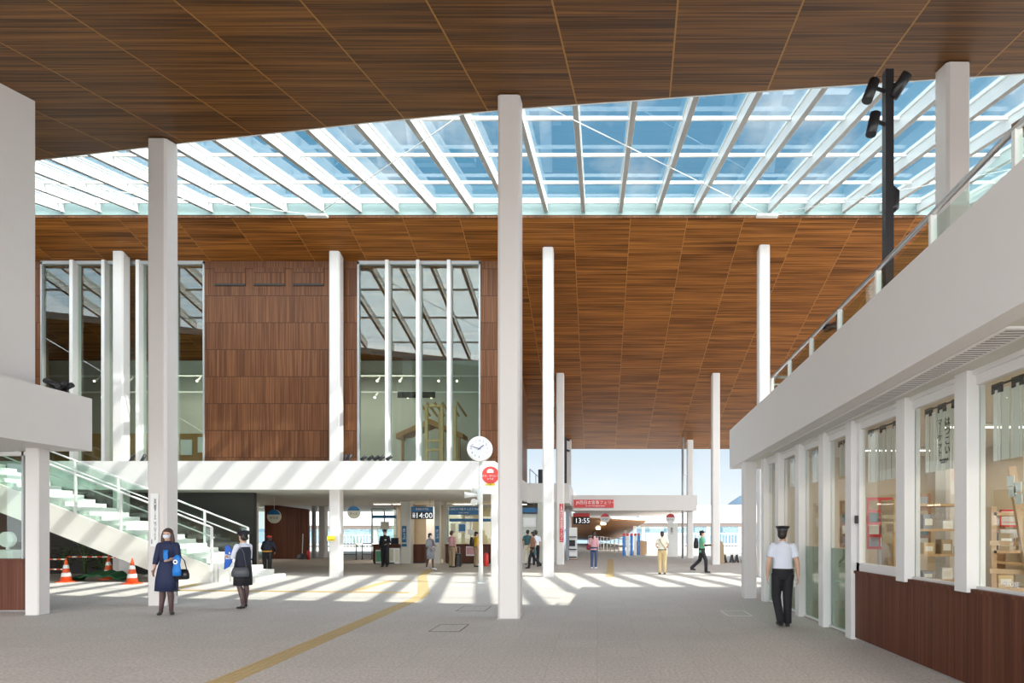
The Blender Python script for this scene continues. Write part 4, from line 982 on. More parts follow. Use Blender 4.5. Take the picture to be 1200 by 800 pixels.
def fence(x0, x1, Y, lab, h=1.25, pitch=.28, m='white_steel'):
    t = thing('lattice_fence', lab, 'fence', (x0, Y, 0)); n = int((x1-x0)/pitch)
    b = B()
    for z in (.12, h-.05): box(b, 0, x1-x0, -.02, .02, z, z+.05)
    obj('rails', b, m, t)
    b = B()
    for i in range(n): x = i*pitch; box(b, x-.018, x+.018, -.015, .015, 0, h)
    obj('bars', b, m, t)
fence(ax(402, 52), ax(437, 52), 52, 'white barred fence seen through the left opening'); fence(ax(755, 54), ax(900, 54), 54, 'white barred fence along the quay on the right', 1.4)
# low bush tops beyond
plant(ax(420, 55), 55, 1.9, 300, 'green bush beyond the left barred fence', 2.0)
# barricades
def barricade(x0, x1, Y, lab, top):
    t = thing('barricade', lab, 'barricade', ((ax(x0, Y)+ax(x1, Y))/2, Y, 0)); hw = (ax(x1, Y)-ax(x0, Y))/2
    b = B(); loft(b, [(-hw, 0, 0), (-hw, 0, top-.08), (-hw+.06, 0, top), (hw-.06, 0, top), (hw, 0, top-.08), (hw, 0, 0)], [.025]*6, 8, hint=(0, 1, 0)); obj('tube_frame', b, 'black_metal', t)
    b = B(); tube(b, (-hw, 0, .3), (hw, 0, .3), .018, 8); tube(b, (-hw, -.2, .02), (-hw, .2, .02), .02, 8); tube(b, (hw, -.2, .02), (hw, .2, .02), .02, 8); obj('lower_bars', b, 'black_metal', t)
barricade(398, 417.5, 33.4, 'dark tubular barricade left of the ticket counter', .88); barricade(424.5, 436, 33.6, 'second dark tubular barricade beside the counter', .9)
# pier canopy (timber underside, descending)
t = thing('pier_canopy', 'curved timber canopy sloping down over the boarding pier', 'canopy', (0, 46, 0))
Pq = [at(666, 606.5, 46), at(757, 611.5, 50), at(745, 618, 60), at(733, 628, 70), at(712, 633.5, 76), at(666, 632, 76)]
b = B(); 
a = [b.verts.new(p-V(0, 46, 0)) for p in Pq]; d = [b.verts.new(p-V(0, 46, 0)+V(0, 0, .25)) for p in Pq]
for i in range(1, 5): b.faces.new((a[0], a[i], a[i+1])); b.faces.new((d[0], d[i+1], d[i]))
for i in range(6): j = (i+1) % 6; b.faces.new((a[i], a[j], d[j], d[i]))
obj('timber_underside', b, 'pier_wood', t)
b = B()
for i in range(0, 5): bar(b, Pq[i]-V(0, 46, -.2), Pq[i+1]-V(0, 46, -.2), .1, .18)
obj('edge_trim', b, 'white_steel', t)
for px, py, Y in ((744, 655, 55), (733, 650, 62)):
    b = B(); X = ax(px, Y); box(b, X-.15, X+.15, Y-46-.1, Y-46+.1, 0, az(616, Y)); obj('post', b, 'white_steel', t)
for px, py, Y in ((701, 618.5, 56), (707, 613, 50)):
    p = at(px, py, Y)-V(0, 46, 0); b = B(); box(b, p.x-.2, p.x+.2, p.y-.2, p.y+.2, p.z-.12, p.z+.1); obj('lamp', b, 'lamp_glow', t)
t = thing('queue_railing', 'row of white posts and rails leading to the pier', 'railing', (0, 36, 0))
pa, pb = V(ax(690, 62), 26, 0), V(ax(737, 36.5), .5, 0)
for i in range(13):
    p = pa.lerp(pb, i/12); b = B(); tube(b, p, p+V(0, 0, 1.1), .035, 8); obj('post', b, 'white_steel', t)
for z in (1.08, .6):
    b = B(); tube(b, pa+V(0, 0, z), pb+V(0, 0, z), .025, 8); obj('rail', b, 'white_steel', t)
for i, px in enumerate((731, 735.5, 740, 744.5, 748.5)):
    Y = 36+.3*i; t = thing('banner_stand', ['leftmost', 'second', 'middle', 'fourth', 'rightmost'][i]+' slim red-topped blue and white banner stand near the pier entrance', 'banner', (ax(px, Y), Y, 0))
    b = B(); box(b, -.08, .08, -.01, .01, .1, 1.3); obj('banner', b, 'white_sign' if i % 2 else 'blue_cloth', t)
    b = B(); box(b, -.08, .08, -.012, .012, 1.3, 1.45); obj('red_header', b, 'red_sign', t)
    b = B(); box(b, -.1, .1, -.14, .14, 0, .03); tube(b, (0, 0, 0), (0, 0, 1.5), .012, 6); obj('stand', b, 'grey_metal', t)
b = B(); box(b, ax(748, 40), ax(758, 40), 40, 43, 0, .9); tag(obj('timber_ramp_wall', b, 'light_wood'), 'short timber block at the right of the pier canopy', 'wall')
b = B(); box(b, ax(757, 50), ax(800, 50), 50, 50.2, 0, 1.35); struct('wall_quay', b, 'white_paint')
# poster pylon beside col 807
t = thing('timetable_pylon', 'white timetable pylon behind the person in beige trousers', 'pylon', (ax(789, 37.5), 37.5, 0))
b = B(); box(b, -.35, .3, 0, .12, 0, 2.1); obj('body', b, 'white_steel', t)
text('乗船口', .17, (-.1, -.006, 1.6), 'black_ink', t, vertical=True, line=.8)
# benches at right
for i, (px0, px1) in enumerate(((847, 859), (861, 873))):
    Y = 30.5; t = thing('bench', ['low bench with dark legs right of the last near column', 'low bench with dark legs nearest the right wing end'][i], 'bench', ((ax(px0, Y)+ax(px1, Y))/2, Y, 0)); hw = (ax(px1, Y)-ax(px0, Y))/2
    b = B(); box(b, -hw-.05, hw+.02, -.2, .2, .4, .46); obj('seat', b, 'white_steel', t)
    for s in (-hw*.7, hw*.7):
        b = B(); bar(b, (s-.08, 0, 0), (s+.04, 0, .4), .05, .3, (0, 1, 0)); bar(b, (s+.1, 0, 0), (s, 0, .4), .05, .3, (0, 1, 0)); obj('leg', b, 'black_metal', t)
t = thing('sandwich_board', 'dark leaning board behind the column near the benches', 'board', (ax(846, 29.6), 29.6, 0))
b = B(); solid(b, [(-.1, 0, 0), (.12, 0, 0), (.1, 0, .9), (.0, 0, 1.1), (-.1, 0, 1.15)], (0, .05, 0)); obj('board', b, 'khaki_cloth', t)
b = B(); bar(b, (0, .3, 0), (0, .05, .8), .03, .03); obj('back_leg', b, 'black_metal', t)
# ================================================================== people
def rotz(v, a): return Vector((v[0]*math.cos(a)-v[1]*math.sin(a), v[0]*math.sin(a)+v[1]*math.cos(a), v[2]))
BASE = dict(P=(0, 0, .93), W=(0, 0, 1.08), Ch=(0, -.005, 1.26), S=(0, .0, 1.38), Nk=(0, .0, 1.45), Hd=(0, -.015, 1.585),
  LS=(.165, 0, 1.37), RS=(-.165, 0, 1.37), LE=(.215, .02, 1.10), RE=(-.215, .02, 1.10), LW=(.225, -.04, .87), RW=(-.225, -.04, .87),
  LH=(.09, 0, .90), RH=(-.09, 0, .90), LK=(.095, -.015, .49), RK=(-.095, -.015, .49), LA=(.095, .03, .085), RA=(-.095, .03, .085))
def person(label, loc, rz, H, J={}, fem=False, top='white_cloth', sleeve=.5, bottom='trousers', bm_='navy', hair='hair', hairstyle='short',
           legs='skin', shoes='leather_black', hat=None, mask=False, yaw=0, nod=0, vox=.012, heels=False, extras=None, hem=.52, vest=None, toe=None, untuck=.0, backpack=None):
    s = H/1.7; j = {k: Vector(v) for k, v in BASE.items()}
    if fem:
        for k in ('LS', 'RS'): j[k].x *= .90
        for k in ('LE', 'RE', 'LW', 'RW'): j[k].x *= .95
    for k, v in J.items(): j[k] = Vector(v)
    t = thing('person', label, 'person', loc, rz); t.scale = (s, s, s)
    sh = .92 if fem else 1.0
    tr = [j['P']-V(0, 0, .07), j['P'], j['W'], j['Ch'], j['S'], (j['S']+j['Nk'])/2, j['Nk'], j['Hd']-V(0, 0, .05)]
    trr = [(.14, .10), (.165, .115), (.125 if fem else .14, .095), (.15*sh, .11), (.155*sh, .085), (.10, .07), (.054, .056), (.05, .055)]
    hz = Matrix.Rotation(yaw, 3, 'Z') @ Matrix.Rotation(nod, 3, 'X'); hd = j['Hd']
    def hp(x, y, z): return hd+hz @ Vector((x, y, z))
    b = B(); loft(b, tr, trr, 20)
    ell(b, hp(0, .008, .025), (.073, .092, .088), hz, 20, 14); ell(b, hp(0, -.022, -.045), (.056, .062, .068), hz, 18, 12)
    ell(b, hp(0, -.088, -.015), (.012, .016, .022), hz, 8, 6)       # nose
    ell(b, hp(0, -.078, -.058), (.024, .012, .010), hz, 10, 6)      # lips
    for q in (-1, 1):
        ell(b, hp(q*.074, .01, -.01), (.010, .018, .030), hz, 8, 6)  # ears
        ell(b, hp(q*.028, -.074, .026), (.022, .012, .008), hz, 8, 6) # brows
    feet = {}
    for q, L_ in ((1, 'L'), (-1, 'R')):
        S, E, Wr = j[L_+'S'], j[L_+'E'], j[L_+'W']; k = .9 if fem else 1
        loft(b, [S+V(-q*.05, 0, .015), S, S.lerp(E, .5), E, E.lerp(Wr, .3), Wr], [.05*k, .056*k, .047*k, .04*k, .04*k, .026*k], 12)
        d = (Wr-E).normalized(); side = V(0, -1, 0)-d*d.dot(V(0, -1, 0)); side = side.normalized() if side.length > .1 else V(0, 0, 1); nrm = d.cross(side).normalized()
        loft(b, [Wr-d*.01, Wr+d*.03, Wr+d*.085], [(.026, .02), (.036, .016), (.038, .014)], 10, hint=side)
        cur = nrm*(-q)*(-1)
        inw = V(-q, 0, 0)-d*d.dot(V(-q, 0, 0)); inw = inw.normalized() if inw.length > .1 else nrm
        for f_, (o_, l_) in enumerate(((.027, .068), (.009, .078), (-.009, .072), (-.026, .055))):
            p0 = Wr+d*.08+side*o_; p1 = p0+d*l_*.5+inw*l_*.12; p2 = p1+d*l_*.4+inw*l_*.32
            loft(b, [p0, p1, p2], [.0095, .009, .0075], 8, hint=side)
        p0 = Wr+d*.02+side*.025; loft(b, [p0, p0+side*.03+d*.03, p0+side*.035+d*.065+inw*.01], [.013, .011, .009], 8, hint=nrm)
        Hp, K, A = j[L_+'H'], j[L_+'K'], j[L_+'A']
        kk = .94 if fem else 1
        loft(b, [Hp+V(0, 0, .03), Hp-V(0, 0, .02), Hp.lerp(K, .45), K, K.lerp(A, .3)+V(0, .018, 0), K.lerp(A, .65)+V(0, .008, 0), A], [.075*kk, .088*kk, .072*kk, .052*kk, .053*kk, .04*kk, .03*kk], 14)
        ty = (toe or {}).get(L_, None); fd = Vector(ty) if ty else V(q*.12, -1, 0)
        fd.normalize(); sole = A-V(0, 0, .07 if A.z < .14 else .06)
        if heels: fd = (fd*1+V(0, 0, -.32)).normalized()
        feet[L_] = (A, fd)
        loft(b, [A+V(0, 0, .01), A-V(0, 0, .03)-fd*.02, A+fd*.07-V(0, 0, .045), A+fd*.15-V(0, 0, .06 if not heels else .015)], [.03, (.033, .034), (.038, .026), (.034, .014)], 10, hint=(1, 0, 0))
    body = obj('body', b, legs if False else 'skin', t, voxel=vox)
    # eyes
    if not (hairstyle == 'back'):
        b = B()
        for q in (-1, 1): ell(b, hp(q*.029, -.077, .006), (.013, .008, .007), hz, 8, 6)
        obj('eyes', b, 'black_ink', t)
    # top garment
    b = B(); g = .016; zlow = j['P']-V(0, 0, -.02+untuck*1.25)
    loft(b, [zlow, j['P']+V(0, 0, .045), j['W'], j['Ch'], j['S'], j['S'].lerp(j['Nk'], .5), j['Nk']-V(0, 0, .012)], [(.165+untuck*.2, .12+untuck*.2), (.170, .126), (.14 if fem else .158, .112), (.165*sh, .128), (.160*sh, .102), (.105, .085), (.066, .066)], 22)
    for q, L_ in ((1, 'L'), (-1, 'R')):
        S, E, Wr = j[L_+'S'], j[L_+'E'], j[L_+'W']
        ell(b, S+V(-q*.012, 0, .002), (.068, .072, .062), None, 16, 10); pts = [S+V(0, 0, -.0)]; rr_ = [.062]
        if sleeve <= .5:
            pts += [S.lerp(E, sleeve*.9), S.lerp(E, sleeve*1.6)]; rr_ += [.066, .068]
        else:
            pts += [E]; rr_ += [.056]; f = (sleeve-.5)*2; pts += [E.lerp(Wr, f)]; rr_ += [.044]
        loft(b, pts, rr_, 14)
    tp = obj('jacket' if sleeve > .6 else 'shirt', b, top, t, voxel=vox)
    # collar
    b = B(); loft(b, [j['Nk']-V(0, 0, .035), j['Nk']+V(0, 0, .010)], [(.078, .075), (.063, .062)], 16); obj('collar', b, top, tp)
    if vest:
        b = B(); loft(b, [j['P']+V(0, 0, .02), j['W'], j['Ch'], j['S']-V(0, 0, .01)], [(.182, .14), (.158, .128), (.178*sh, .142), (.135, .118)], 22); obj('vest', b, vest, t, voxel=vox)
    # bottom garment
    if bottom == 'trousers':
        b = B(); loft(b, [j['P']-V(0, 0, .12), j['P']-V(0, 0, .06), j['P'], j['P']+V(0, 0, .06)], [(.12, .10), (.17, .125), (.178, .132), (.176, .132)], 20)
        for L_ in 'LR':
            Hp, K, A = j[L_+'H'], j[L_+'K'], j[L_+'A']; kk = .95 if fem else 1.06
            loft(b, [Hp, Hp.lerp(K, .3), K, K.lerp(A, .5), A-(K-A).normalized()*.03], [.098*kk, .09*kk, .075*kk, .066*kk, .062*kk], 16); ell(b, K, (.073*kk, .073*kk, .073*kk), None, 12, 8)
        tz = obj('trousers', b, bm_, t, voxel=vox)
        b = B(); loft(b, [j['P']+V(0, 0, .035), j['P']+V(0, 0, .065)], [(.184, .14), (.182, .138)], 20); obj('belt', b, 'leather_black', tz)
    else:
        b = B(); kz = hem; c = (j['LK']+j['RK'])/2
        loft(b, [V(c.x, c.y, kz), V(c.x*.6, c.y*.6, (kz+.93)/2), j['P']-V(0, 0, .04), j['P']+V(0, 0, .06), j['W']], [(.205, .15), (.20, .148), (.185, .14), (.165, .125), (.145, .115)], 26)
        obj('skirt', b, bm_, t)
        b = B()
        for L_ in 'LR':
            Hp, K, A = j[L_+'H'], j[L_+'K'], j[L_+'A']
            loft(b, [Hp.lerp(K, .6), K, K.lerp(A, .3)+V(0, .018, 0), K.lerp(A, .65)+V(0, .008, 0), A-V(0, 0, .02)], [.068, .057, .057, .044, .035], 14)
            fd_ = feet[L_][1]; loft(b, [A+V(0, 0, .01), A-V(0, 0, .03)-fd_*.02, A+fd_*.07-V(0, 0, .045), A+fd_*.15-V(0, 0, .06 if not heels else .015)], [.034, (.037, .038), (.042, .030), (.038, .018)], 10, hint=(1, 0, 0))
        obj('stockings', b, 'tights', t)
    # shoes
    for L_ in 'LR':
        A, fd = feet[L_]; b = B(); fl = Vector((fd.x, fd.y, fd.z if not heels else 0)).normalized()
        if heels:
            z0 = A.z-.075
            loft(b, [A-fl*.055-V(0, 0, .03), A-fl*.01-V(0, 0, .04), A+fl*.06-V(0, 0, .058), A+fl*.13-V(0, 0, .068), A+fl*.185-V(0, 0, .075)], [(.025, .025), (.040, .032), (.044, .026), (.043, .024), (.02, .012)], 12, hint=(1, 0, 0))
            loft(b, [A-fl*.035-V(0, 0, .04), A-fl*.03-V(0, 0, .083)], [.016, .008], 8)
        else:
            loft(b, [A-fl*.05-V(0, 0, .045), A-fl*.02-V(0, 0, .035), A+fl*.06-V(0, 0, .045), A+fl*.15-V(0, 0, .055), A+fl*.185-V(0, 0, .06)], [(.03, .03), (.042, .045), (.046, .038), (.045, .028), (.025, .015)], 14, hint=(1, 0, 0))
            q0 = A-V(0, 0, .078); loft(b, [q0-fl*.05, q0+fl*.06, q0+fl*.18], [(.038, .008), (.046, .008), (.035, .008)], 12, hint=(1, 0, 0))
        obj('shoe', b, shoes, t, voxel=vox*.8)
    # hair
    b = B()
    ell(b, hp(0, .022, .045), (.084, .098, .086), hz, 20, 12)
    if hairstyle != 'bald': ell(b, hp(0, .05, -.01), (.078, .065, .085), hz, 18, 12)
    if hairstyle == 'long':
        for q in (-1, 1): loft(b, [hp(q*.06, 0, .06), hp(q*.082, .0, -.03), hp(q*.085, .01, -.13), hp(q*.07, .02, -.22)], [.03, .034, .04, .02], 10)
        loft(b, [hp(0, .06, .03), hp(0, .08, -.1), hp(0, .075, -.24)], [(.07, .04), (.085, .04), (.06, .02)], 14)
    if hairstyle in ('bob',):
        for q in (-1, 1): loft(b, [hp(q*.06, 0, .06), hp(q*.08, .0, -.03), hp(q*.07, .02, -.09)], [.03, .032, .02], 10)
        loft(b, [hp(0, .06, .03), hp(0, .075, -.05), hp(0, .06, -.11)], [(.07, .04), (.08, .035), (.06, .02)], 14)
    if hairstyle in ('ponytail',):
        loft(b, [hp(0, .10, .02), hp(0, .135, -.03), hp(.02, .135, -.13), hp(.02, .12, -.26)], [.03, .035, .035, .012], 12)
    if hairstyle == 'bun': ell(b, hp(0, .115, -.03), (.045, .04, .045), hz, 12, 8)
    if hairstyle in ('long', 'bob', 'ponytail'): ell(b, hp(0, -.055, .072), (.062, .032, .03), hz, 12, 8)
    obj('hair', b, hair, t, voxel=.009)
    if mask:
        b = B(); ell(b, hp(0, -.045, -.035), (.062, .062, .048), hz, 20, 12); mk = obj('face_mask', b, 'white_cloth', t)
        b = B()
        for q in (-1, 1): loft(b, [hp(q*.055, -.06, -.02), hp(q*.08, .0, -.0)], [.003, .003], 6)
        obj('ear_loop', b, 'white_cloth', mk)
    if hat == 'peaked':
        b = B(); loft(b, [hp(0, .01, .055), hp(0, .01, .085), hp(0, .0, .115), hp(0, .0, .135), hp(0, 0, .14)], [(.088, .102), (.09, .104), (.118, .128), (.116, .126), (.05, .06)], 26, hint=hz @ V(1, 0, 0)); h_ = obj('cap', b, 'black_cloth', t)
        b = B(); loft(b, [hp(0, .01, .058), hp(0, .01, .088)], [(.0905, .1045), (.0925, .1065)], 26, hint=hz @ V(1, 0, 0)); obj('cap_band', b, 'grey_bag', h_)
        b = B(); loft(b, [hp(0, -.08, .062), hp(0, -.12, .05), hp(0, -.145, .035)], [(.075, .006), (.07, .006), (.04, .005)], 14, hint=hz @ V(1, 0, 0)); obj('visor', b, 'leather_black', h_)
    if hat == 'round':
        b = B(); loft(b, [hp(0, .02, .05), hp(0, .02, .056), hp(0, .02, .075), hp(0, .02, .13), hp(0, .02, .145)], [(.14, .15), (.165, .18), (.115, .13), (.11, .12), (.07, .08)], 28, hint=hz @ V(1, 0, 0)); obj('hat', b, 'black_cloth', t)
    if hat == 'cap':
        b = B(); ell(b, hp(0, .015, .065), (.092, .108, .075), hz, 20, 12); h_ = obj('cap', b, 'black_cloth', t)
        b = B(); loft(b, [hp(0, -.07, .055), hp(0, -.13, .045), hp(0, -.17, .035)], [(.07, .008), (.065, .008), (.03, .006)], 14, hint=hz @ V(1, 0, 0)); obj('visor', b, 'black_cloth', h_)
    if hat == 'red':
        b = B(); ell(b, hp(0, .02, .075), (.092, .10, .055), hz, 20, 12); obj('hat', b, 'bright_red', t)
    return t, j, s
def world(t, p, s):  # local -> world
    a = t.rotation_euler.z; v = rotz(Vector(p)*s, a); return v+Vector(t.location)
def bag(name, lab, t, s, p, size, m, strap=None, cat='bag', rz=None, rough_=None):
    w0 = world(t, p, s); o = thing(name, lab, cat, w0, t.rotation_euler.z if rz is None else rz)
    sx_, sy_, sz_ = size
    b = B(); loft(b, [(0, 0, 0), (0, 0, .02), (0, 0, sz_*.5), (0, 0, sz_*.92), (0, 0, sz_)], [(sx_*.42, sy_*.35), (sx_*.5, sy_*.5), (sx_*.5, sy_*.5), (sx_*.42, sy_*.35), (sx_*.3, sy_*.15)], 20, hint=(1, 0, 0)); obj('body', b, m, o)
    if strap:
        pts = [(-sx_*.35, 0, sz_*.85), (-sx_*.2, 0, sz_+strap*.7), (0, 0, sz_+strap), (sx_*.2, 0, sz_+strap*.7), (sx_*.35, 0, sz_*.85)]
        b = B(); loft(b, pts, [.009]*5, 8, hint=(0, 1, 0)); obj('strap', b, m, o)
    return o
# 1 woman in navy dress
t, j, s = person('person in knee-length navy dress and white mask holding blue cloth, facing us', (ax(197, 11.65), 11.65, 0), math.radians(8), 1.68, fem=True, top='navy', sleeve=.78, bottom='skirt', bm_='navy', hair='brown_hair', hairstyle='long', mask=True, heels=True, vox=.007, hem=.47,
  J=dict(LE=(.20, -.03, 1.13), LW=(.17, -.22, 1.10), RE=(-.215, .01, 1.11), RW=(-.22, -.07, .90), LK=(.05, -.03, .49), RK=(-.10, .0, .49), LA=(.045, .03, .10), RA=(-.14, .02, .10)), toe={'L': (.55, -.8, 0), 'R': (.25, -1, 0)}, yaw=math.radians(5))
b = B(); p = world(t, (.03, -.135, 1.16), s); o = thing('neck_scarf', 'bright blue scarf hanging at the chest of the navy dress', 'scarf', p)
loft(b, [(0, .0, .12), (0, -.01, .05), (.01, -.015, -.03), (.005, -.01, -.10)], [(.05, .012), (.045, .018), (.05, .014), (.02, .008)], 12); obj('cloth', b, 'blue_cloth', o)
bb = bag('handbag', 'black leather handbag hanging beside the navy dress', t, s, (.26, -.05, .70), (.30, .14, .20), 'leather_black', .24)
o = thing('blue_pouch', 'bright blue pouch', 'pouch', world(t, (.26, -.20, .78), s)); o['label'] = 'bright blue cloth pouch with white round spot, held over the black handbag'
b = B(); loft(b, [(0, 0, 0), (0, 0, .1), (.0, 0, .22), (.01, 0, .34), (0.02, 0, .40)], [(.08, .03), (.085, .04), (.06, .035), (.075, .035), (.03, .02)], 16); obj('body', b, 'blue_cloth', o)
b = B(); loft(b, [(0, -.036, .27), (0, -.042, .27)], [.045, .045], 20); sp = obj('white_spot', b, 'white_sign', o); b = B(); loft(b, [(0, -.042, .27), (0, -.045, .27)], [.02, .02], 14); obj('dark_centre', b, 'navy', sp)
b = B(); tube(b, (0, 0, 0), (.01, 0, -.38), .008, 6); tube(b, (-.06, 0, -.28), (.06, 0, -.28), .01, 6); obj('cord', b, 'black_metal', o)
# 2 woman in hat, back
t, j, s = person('person in black round hat, white blouse, navy vest and black skirt', (ax(285, 12.55), 12.55, 0), math.radians(-62-50), 1.62, fem=True, top='white_cloth', sleeve=.85, bottom='skirt', bm_='black_cloth', hair='hair', hairstyle='bun', hat='round', heels=True, vox=.008, hem=.52, vest='dark_navy_cloth',
  J=dict(LE=(.20, -.06, 1.13), LW=(.14, -.28, 1.16), RE=(-.20, -.06, 1.12), RW=(-.14, -.28, 1.12), LK=(.07, -.02, .49), RK=(-.07, .0, .49), LA=(.06, .08, .10), RA=(-.08, -.04, .10)))
bag('shoulder_bag', 'dark grey shoulder bag worn by the person in black round hat', t, s, (.20, .17, .72), (.34, .14, .20), 'grey_bag', .42, rz=math.radians(10))
o = thing('blue_pouch', 'royal blue bag with white mark held up by person in round hat', 'bag', world(t, (.06, -.36, .88), s), math.radians(10))
b = B(); solid(b, [(-.10, -.02, -.02), (.0, -.02, .04), (.06, -.02, .15), (.05, -.02, .40), (-.02, -.02, .50), (-.08, -.02, .46), (-.09, -.02, .20)], (0, .05, 0)); obj('body', b, 'royal_blue', o, bevel=.012)
b = B(); box(b, -.05, .03, -.028, -.02, .20, .225); box(b, -.06, -.035, -.028, -.02, .20, .30); box(b, .0, .03, -.028, -.02, .31, .35); obj('white_mark', b, 'white_sign', o)
# 3 bending person
t, j, s = person('person leaning forward in navy jacket with orange hem and red hat', (ax(313, 22.4), 22.4, 0), math.radians(195), 1.58, top='dark_navy_cloth', sleeve=.95, bottom='trousers', bm_='black_cloth', hat='red', vox=.013,
  J=dict(W=(0, -.05, 1.06), Ch=(0, -.14, 1.20), S=(0, -.20, 1.29), Nk=(0, -.25, 1.34), Hd=(0, -.34, 1.43), LS=(.16, -.19, 1.28), RS=(-.16, -.19, 1.28), LE=(.24, -.2, 1.03), RE=(-.24, -.2, 1.03), LW=(.2, -.35, .88), RW=(-.2, -.35, .88)), hairstyle='back')
b = B(); loft(b, [V(0, 0, .90), V(0, 0, .95)], [(.185, .14), (.186, .142)], 20); obj('jacket_hem', b, 'orange_cloth', t)
# 4 guard
t, j, s = person('guard in black uniform and peaked cap standing before ticket counter', (ax(451, 26.9), 26.9, 0), math.radians(5), 1.66, top='black_cloth', sleeve=1.0, bottom='trousers', bm_='black_cloth', hat='peaked', mask=True, vox=.013, J=dict(LE=(.22, .03, 1.1), LW=(.12, -.15, 1.05), RE=(-.22, .03, 1.1), RW=(-.2, .0, .87)))
b = B(); box(b, .02, .1, -.136, -.125, 1.22, 1.27); obj('name_badge', b, 'white_sign', t)
# 5 grey coat
t, j, s = person('person in long grey coat with mask walking past narrow column', (ax(504, 25), 25, 0), math.radians(60), 1.52, fem=True, top='grey_cloth', sleeve=.9, bottom='skirt', bm_='grey_cloth', hem=.50, hairstyle='bob', mask=True, shoes='white_cloth', vox=.013,
  J=dict(LE=(.2, -.08, 1.12), LW=(.1, -.3, 1.1), RE=(-.2, .02, 1.1), RW=(-.16, -.2, 1.02), LA=(.07, -.12, .09), RA=(-.07, .16, .12), LK=(.08, -.1, .49), RK=(-.08, .03, .5)))
b = B(); loft(b, [(0, .02, 1.36), (0, .0, 1.44)], [(.10, .10), (.085, .085)], 14); loft(b, [(.05, -.13, 1.38), (.05, -.14, 1.1)], [(.035, .012), (.035, .01)], 8); obj('scarf', b, 'maroon', t)
bag('small_bag', 'pale small bag carried in front of the grey coat', t, s, (.0, -.22, .86), (.2, .09, .16), 'grey_cloth', .1)
# 6 pink shirt
t, j, s = person('person in pink shirt and khaki trousers beside black suitcase', (ax(529.5, 26.5), 26.5, 0), math.radians(150), 1.62, top='pink_cloth', sleeve=.45, bottom='trousers', bm_='khaki_cloth', hair='brown_hair', hairstyle='short', vox=.013, J=dict(LE=(.2, -.06, 1.12), LW=(.1, -.2, 1.18)))
# 7 yellow
t, j, s = person('person in yellow top with dark backpack partly behind clock pole', (ax(558, 26.9), 26.9, 0), math.radians(120), 1.56, top='yellow_cloth', sleeve=.5, bottom='trousers', bm_='khaki_cloth', hat='cap', vox=.013, J=dict(LE=(.2, -.08, 1.1), LW=(.14, -.24, 1.15)))
bag('backpack', 'dark backpack on the person in yellow behind clock pole', t, s, (0, .225, 1.0), (.30, .17, .42), 'leather_black', .0)
# 8 teal and white shirts at counter
t, j, s = person('person in dark teal shirt and light trousers at the counter', (ax(618.5, 28.6), 28.6, 0), math.radians(175), 1.66, top='teal_cloth', sleeve=.45, bottom='trousers', bm_='cream_cloth', vox=.013, hairstyle='back')
t, j, s = person('person in white shirt at the counter left of sunlit column', (ax(628, 28.2), 28.2, 0), math.radians(190), 1.62, top='white_cloth', sleeve=.45, bottom='trousers', bm_='black_cloth', vox=.013, hairstyle='back')
# 9 brown walking
WALK = dict(LK=(.08, -.16, .50), LA=(.08, -.20, .09), RK=(-.08, .06, .50), RA=(-.08, .38, .16), LE=(.2, .1, 1.12), LW=(.2, .05, .9), RE=(-.2, -.08, 1.12), RW=(-.18, -.22, .95))
t, j, s = person('person in brown tunic and black trousers walking left of sunlit column', (ax(624.5, 25.8), 25.8, 0), math.radians(-72), 1.58, fem=True, top='brown_cloth', sleeve=.5, bottom='trousers', bm_='black_cloth', hairstyle='bob', vox=.013, J=WALK, untuck=.16)
bag('dark_bag', 'dark cloth bag carried by the walking person in brown tunic', t, s, (.2, .05, .62), (.2, .12, .3), 'teal_cloth', .12)
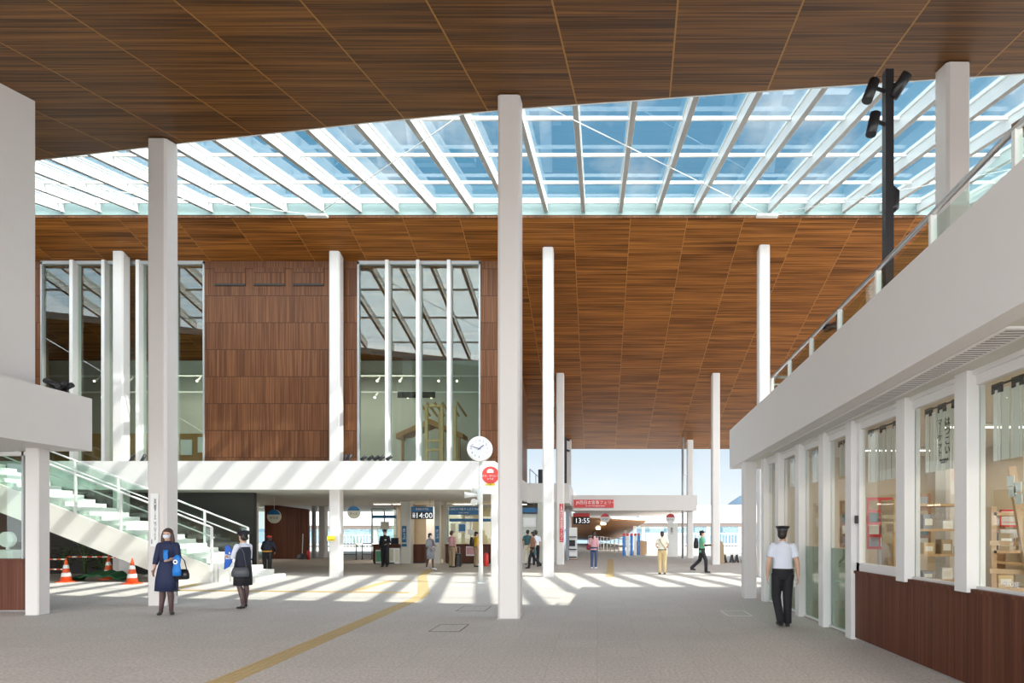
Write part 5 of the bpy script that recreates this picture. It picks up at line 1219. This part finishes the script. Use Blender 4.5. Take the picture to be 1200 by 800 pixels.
# 10 pink blouse back
t, j, s = person('person in pale pink blouse and dark jeans seen from behind', (ax(696, 25.9), 25.9, 0), math.radians(170), 1.58, fem=True, top='pink_cloth', sleeve=.7, bottom='trousers', bm_='denim', hairstyle='ponytail', shoes='white_cloth', vox=.013, untuck=.08, J=dict(LE=(.2, .03, 1.12), LW=(.18, -.12, 1.0)))
bag('shoulder_bag', 'small dark bag hanging left of the pink blouse', t, s, (.24, .0, .86), (.2, .1, .24), 'maroon', .3)
# 11 beige
t, j, s = person('person in cream shirt and beige trousers with crossbody strap, back to us', (ax(776, 22.4), 22.4, 0), math.radians(178), 1.60, top='cream_cloth', sleeve=.4, bottom='trousers', bm_='beige_cloth', hairstyle='back', hair='brown_hair', vox=.012, untuck=.03, J=dict(LE=(.24, .05, 1.13), LW=(.15, -.12, 1.02), RE=(-.24, .05, 1.13), RW=(-.15, -.12, 1.02)))
b = B(); loft(b, [(.13, .10, 1.40), (.02, .145, 1.2), (-.15, .11, .98)], [(.014, .006)]*3, 8); obj('crossbody_strap', b, 'brown_cloth', t)
# 12 mint walking right
t, j, s = person('person in mint top and black cap walking right with black backpack', (ax(822.5, 23.2), 23.2, 0), math.radians(84), 1.62, top='mint_cloth', sleeve=.45, bottom='trousers', bm_='black_cloth', hat='cap', vox=.012, untuck=.1,
  J=dict(LK=(.08, .08, .50), LA=(.08, .42, .18), RK=(-.08, -.16, .5), RA=(-.08, -.16, .09), LE=(.2, .0, 1.12), LW=(.17, -.25, 1.1), RE=(-.2, -.08, 1.12), RW=(-.15, -.36, 1.14)))
for q in (-1, 1):
    b = B(); loft(b, [Vector(j['LE' if q > 0 else 'RE']), Vector(j['LW' if q > 0 else 'RW'])], [.046, .033], 10); obj('arm_cover', b, 'black_cloth', t)
bag('backpack', 'black backpack worn by the walking person in mint top', t, s, (0, .235, .98), (.32, .19, .42), 'leather_black', .0)
# 13 officer
t, j, s = person('person in peaked cap, white short-sleeved shirt and dark trousers walking away', (ax(920.5, 10.1), 10.25, 0), math.radians(172), 1.70, top='white_cloth', sleeve=.42, bottom='trousers', bm_='black_cloth', hat='peaked', hairstyle='short', vox=.007, yaw=math.radians(-18),
  J=dict(LE=(.235, .03, 1.10), LW=(.25, -.02, .86), RE=(-.235, .03, 1.10), RW=(-.255, .0, .86), LK=(.10, -.06, .50), LA=(.06, .16, .12), RK=(-.08, -.02, .49), RA=(-.085, -.02, .085)))
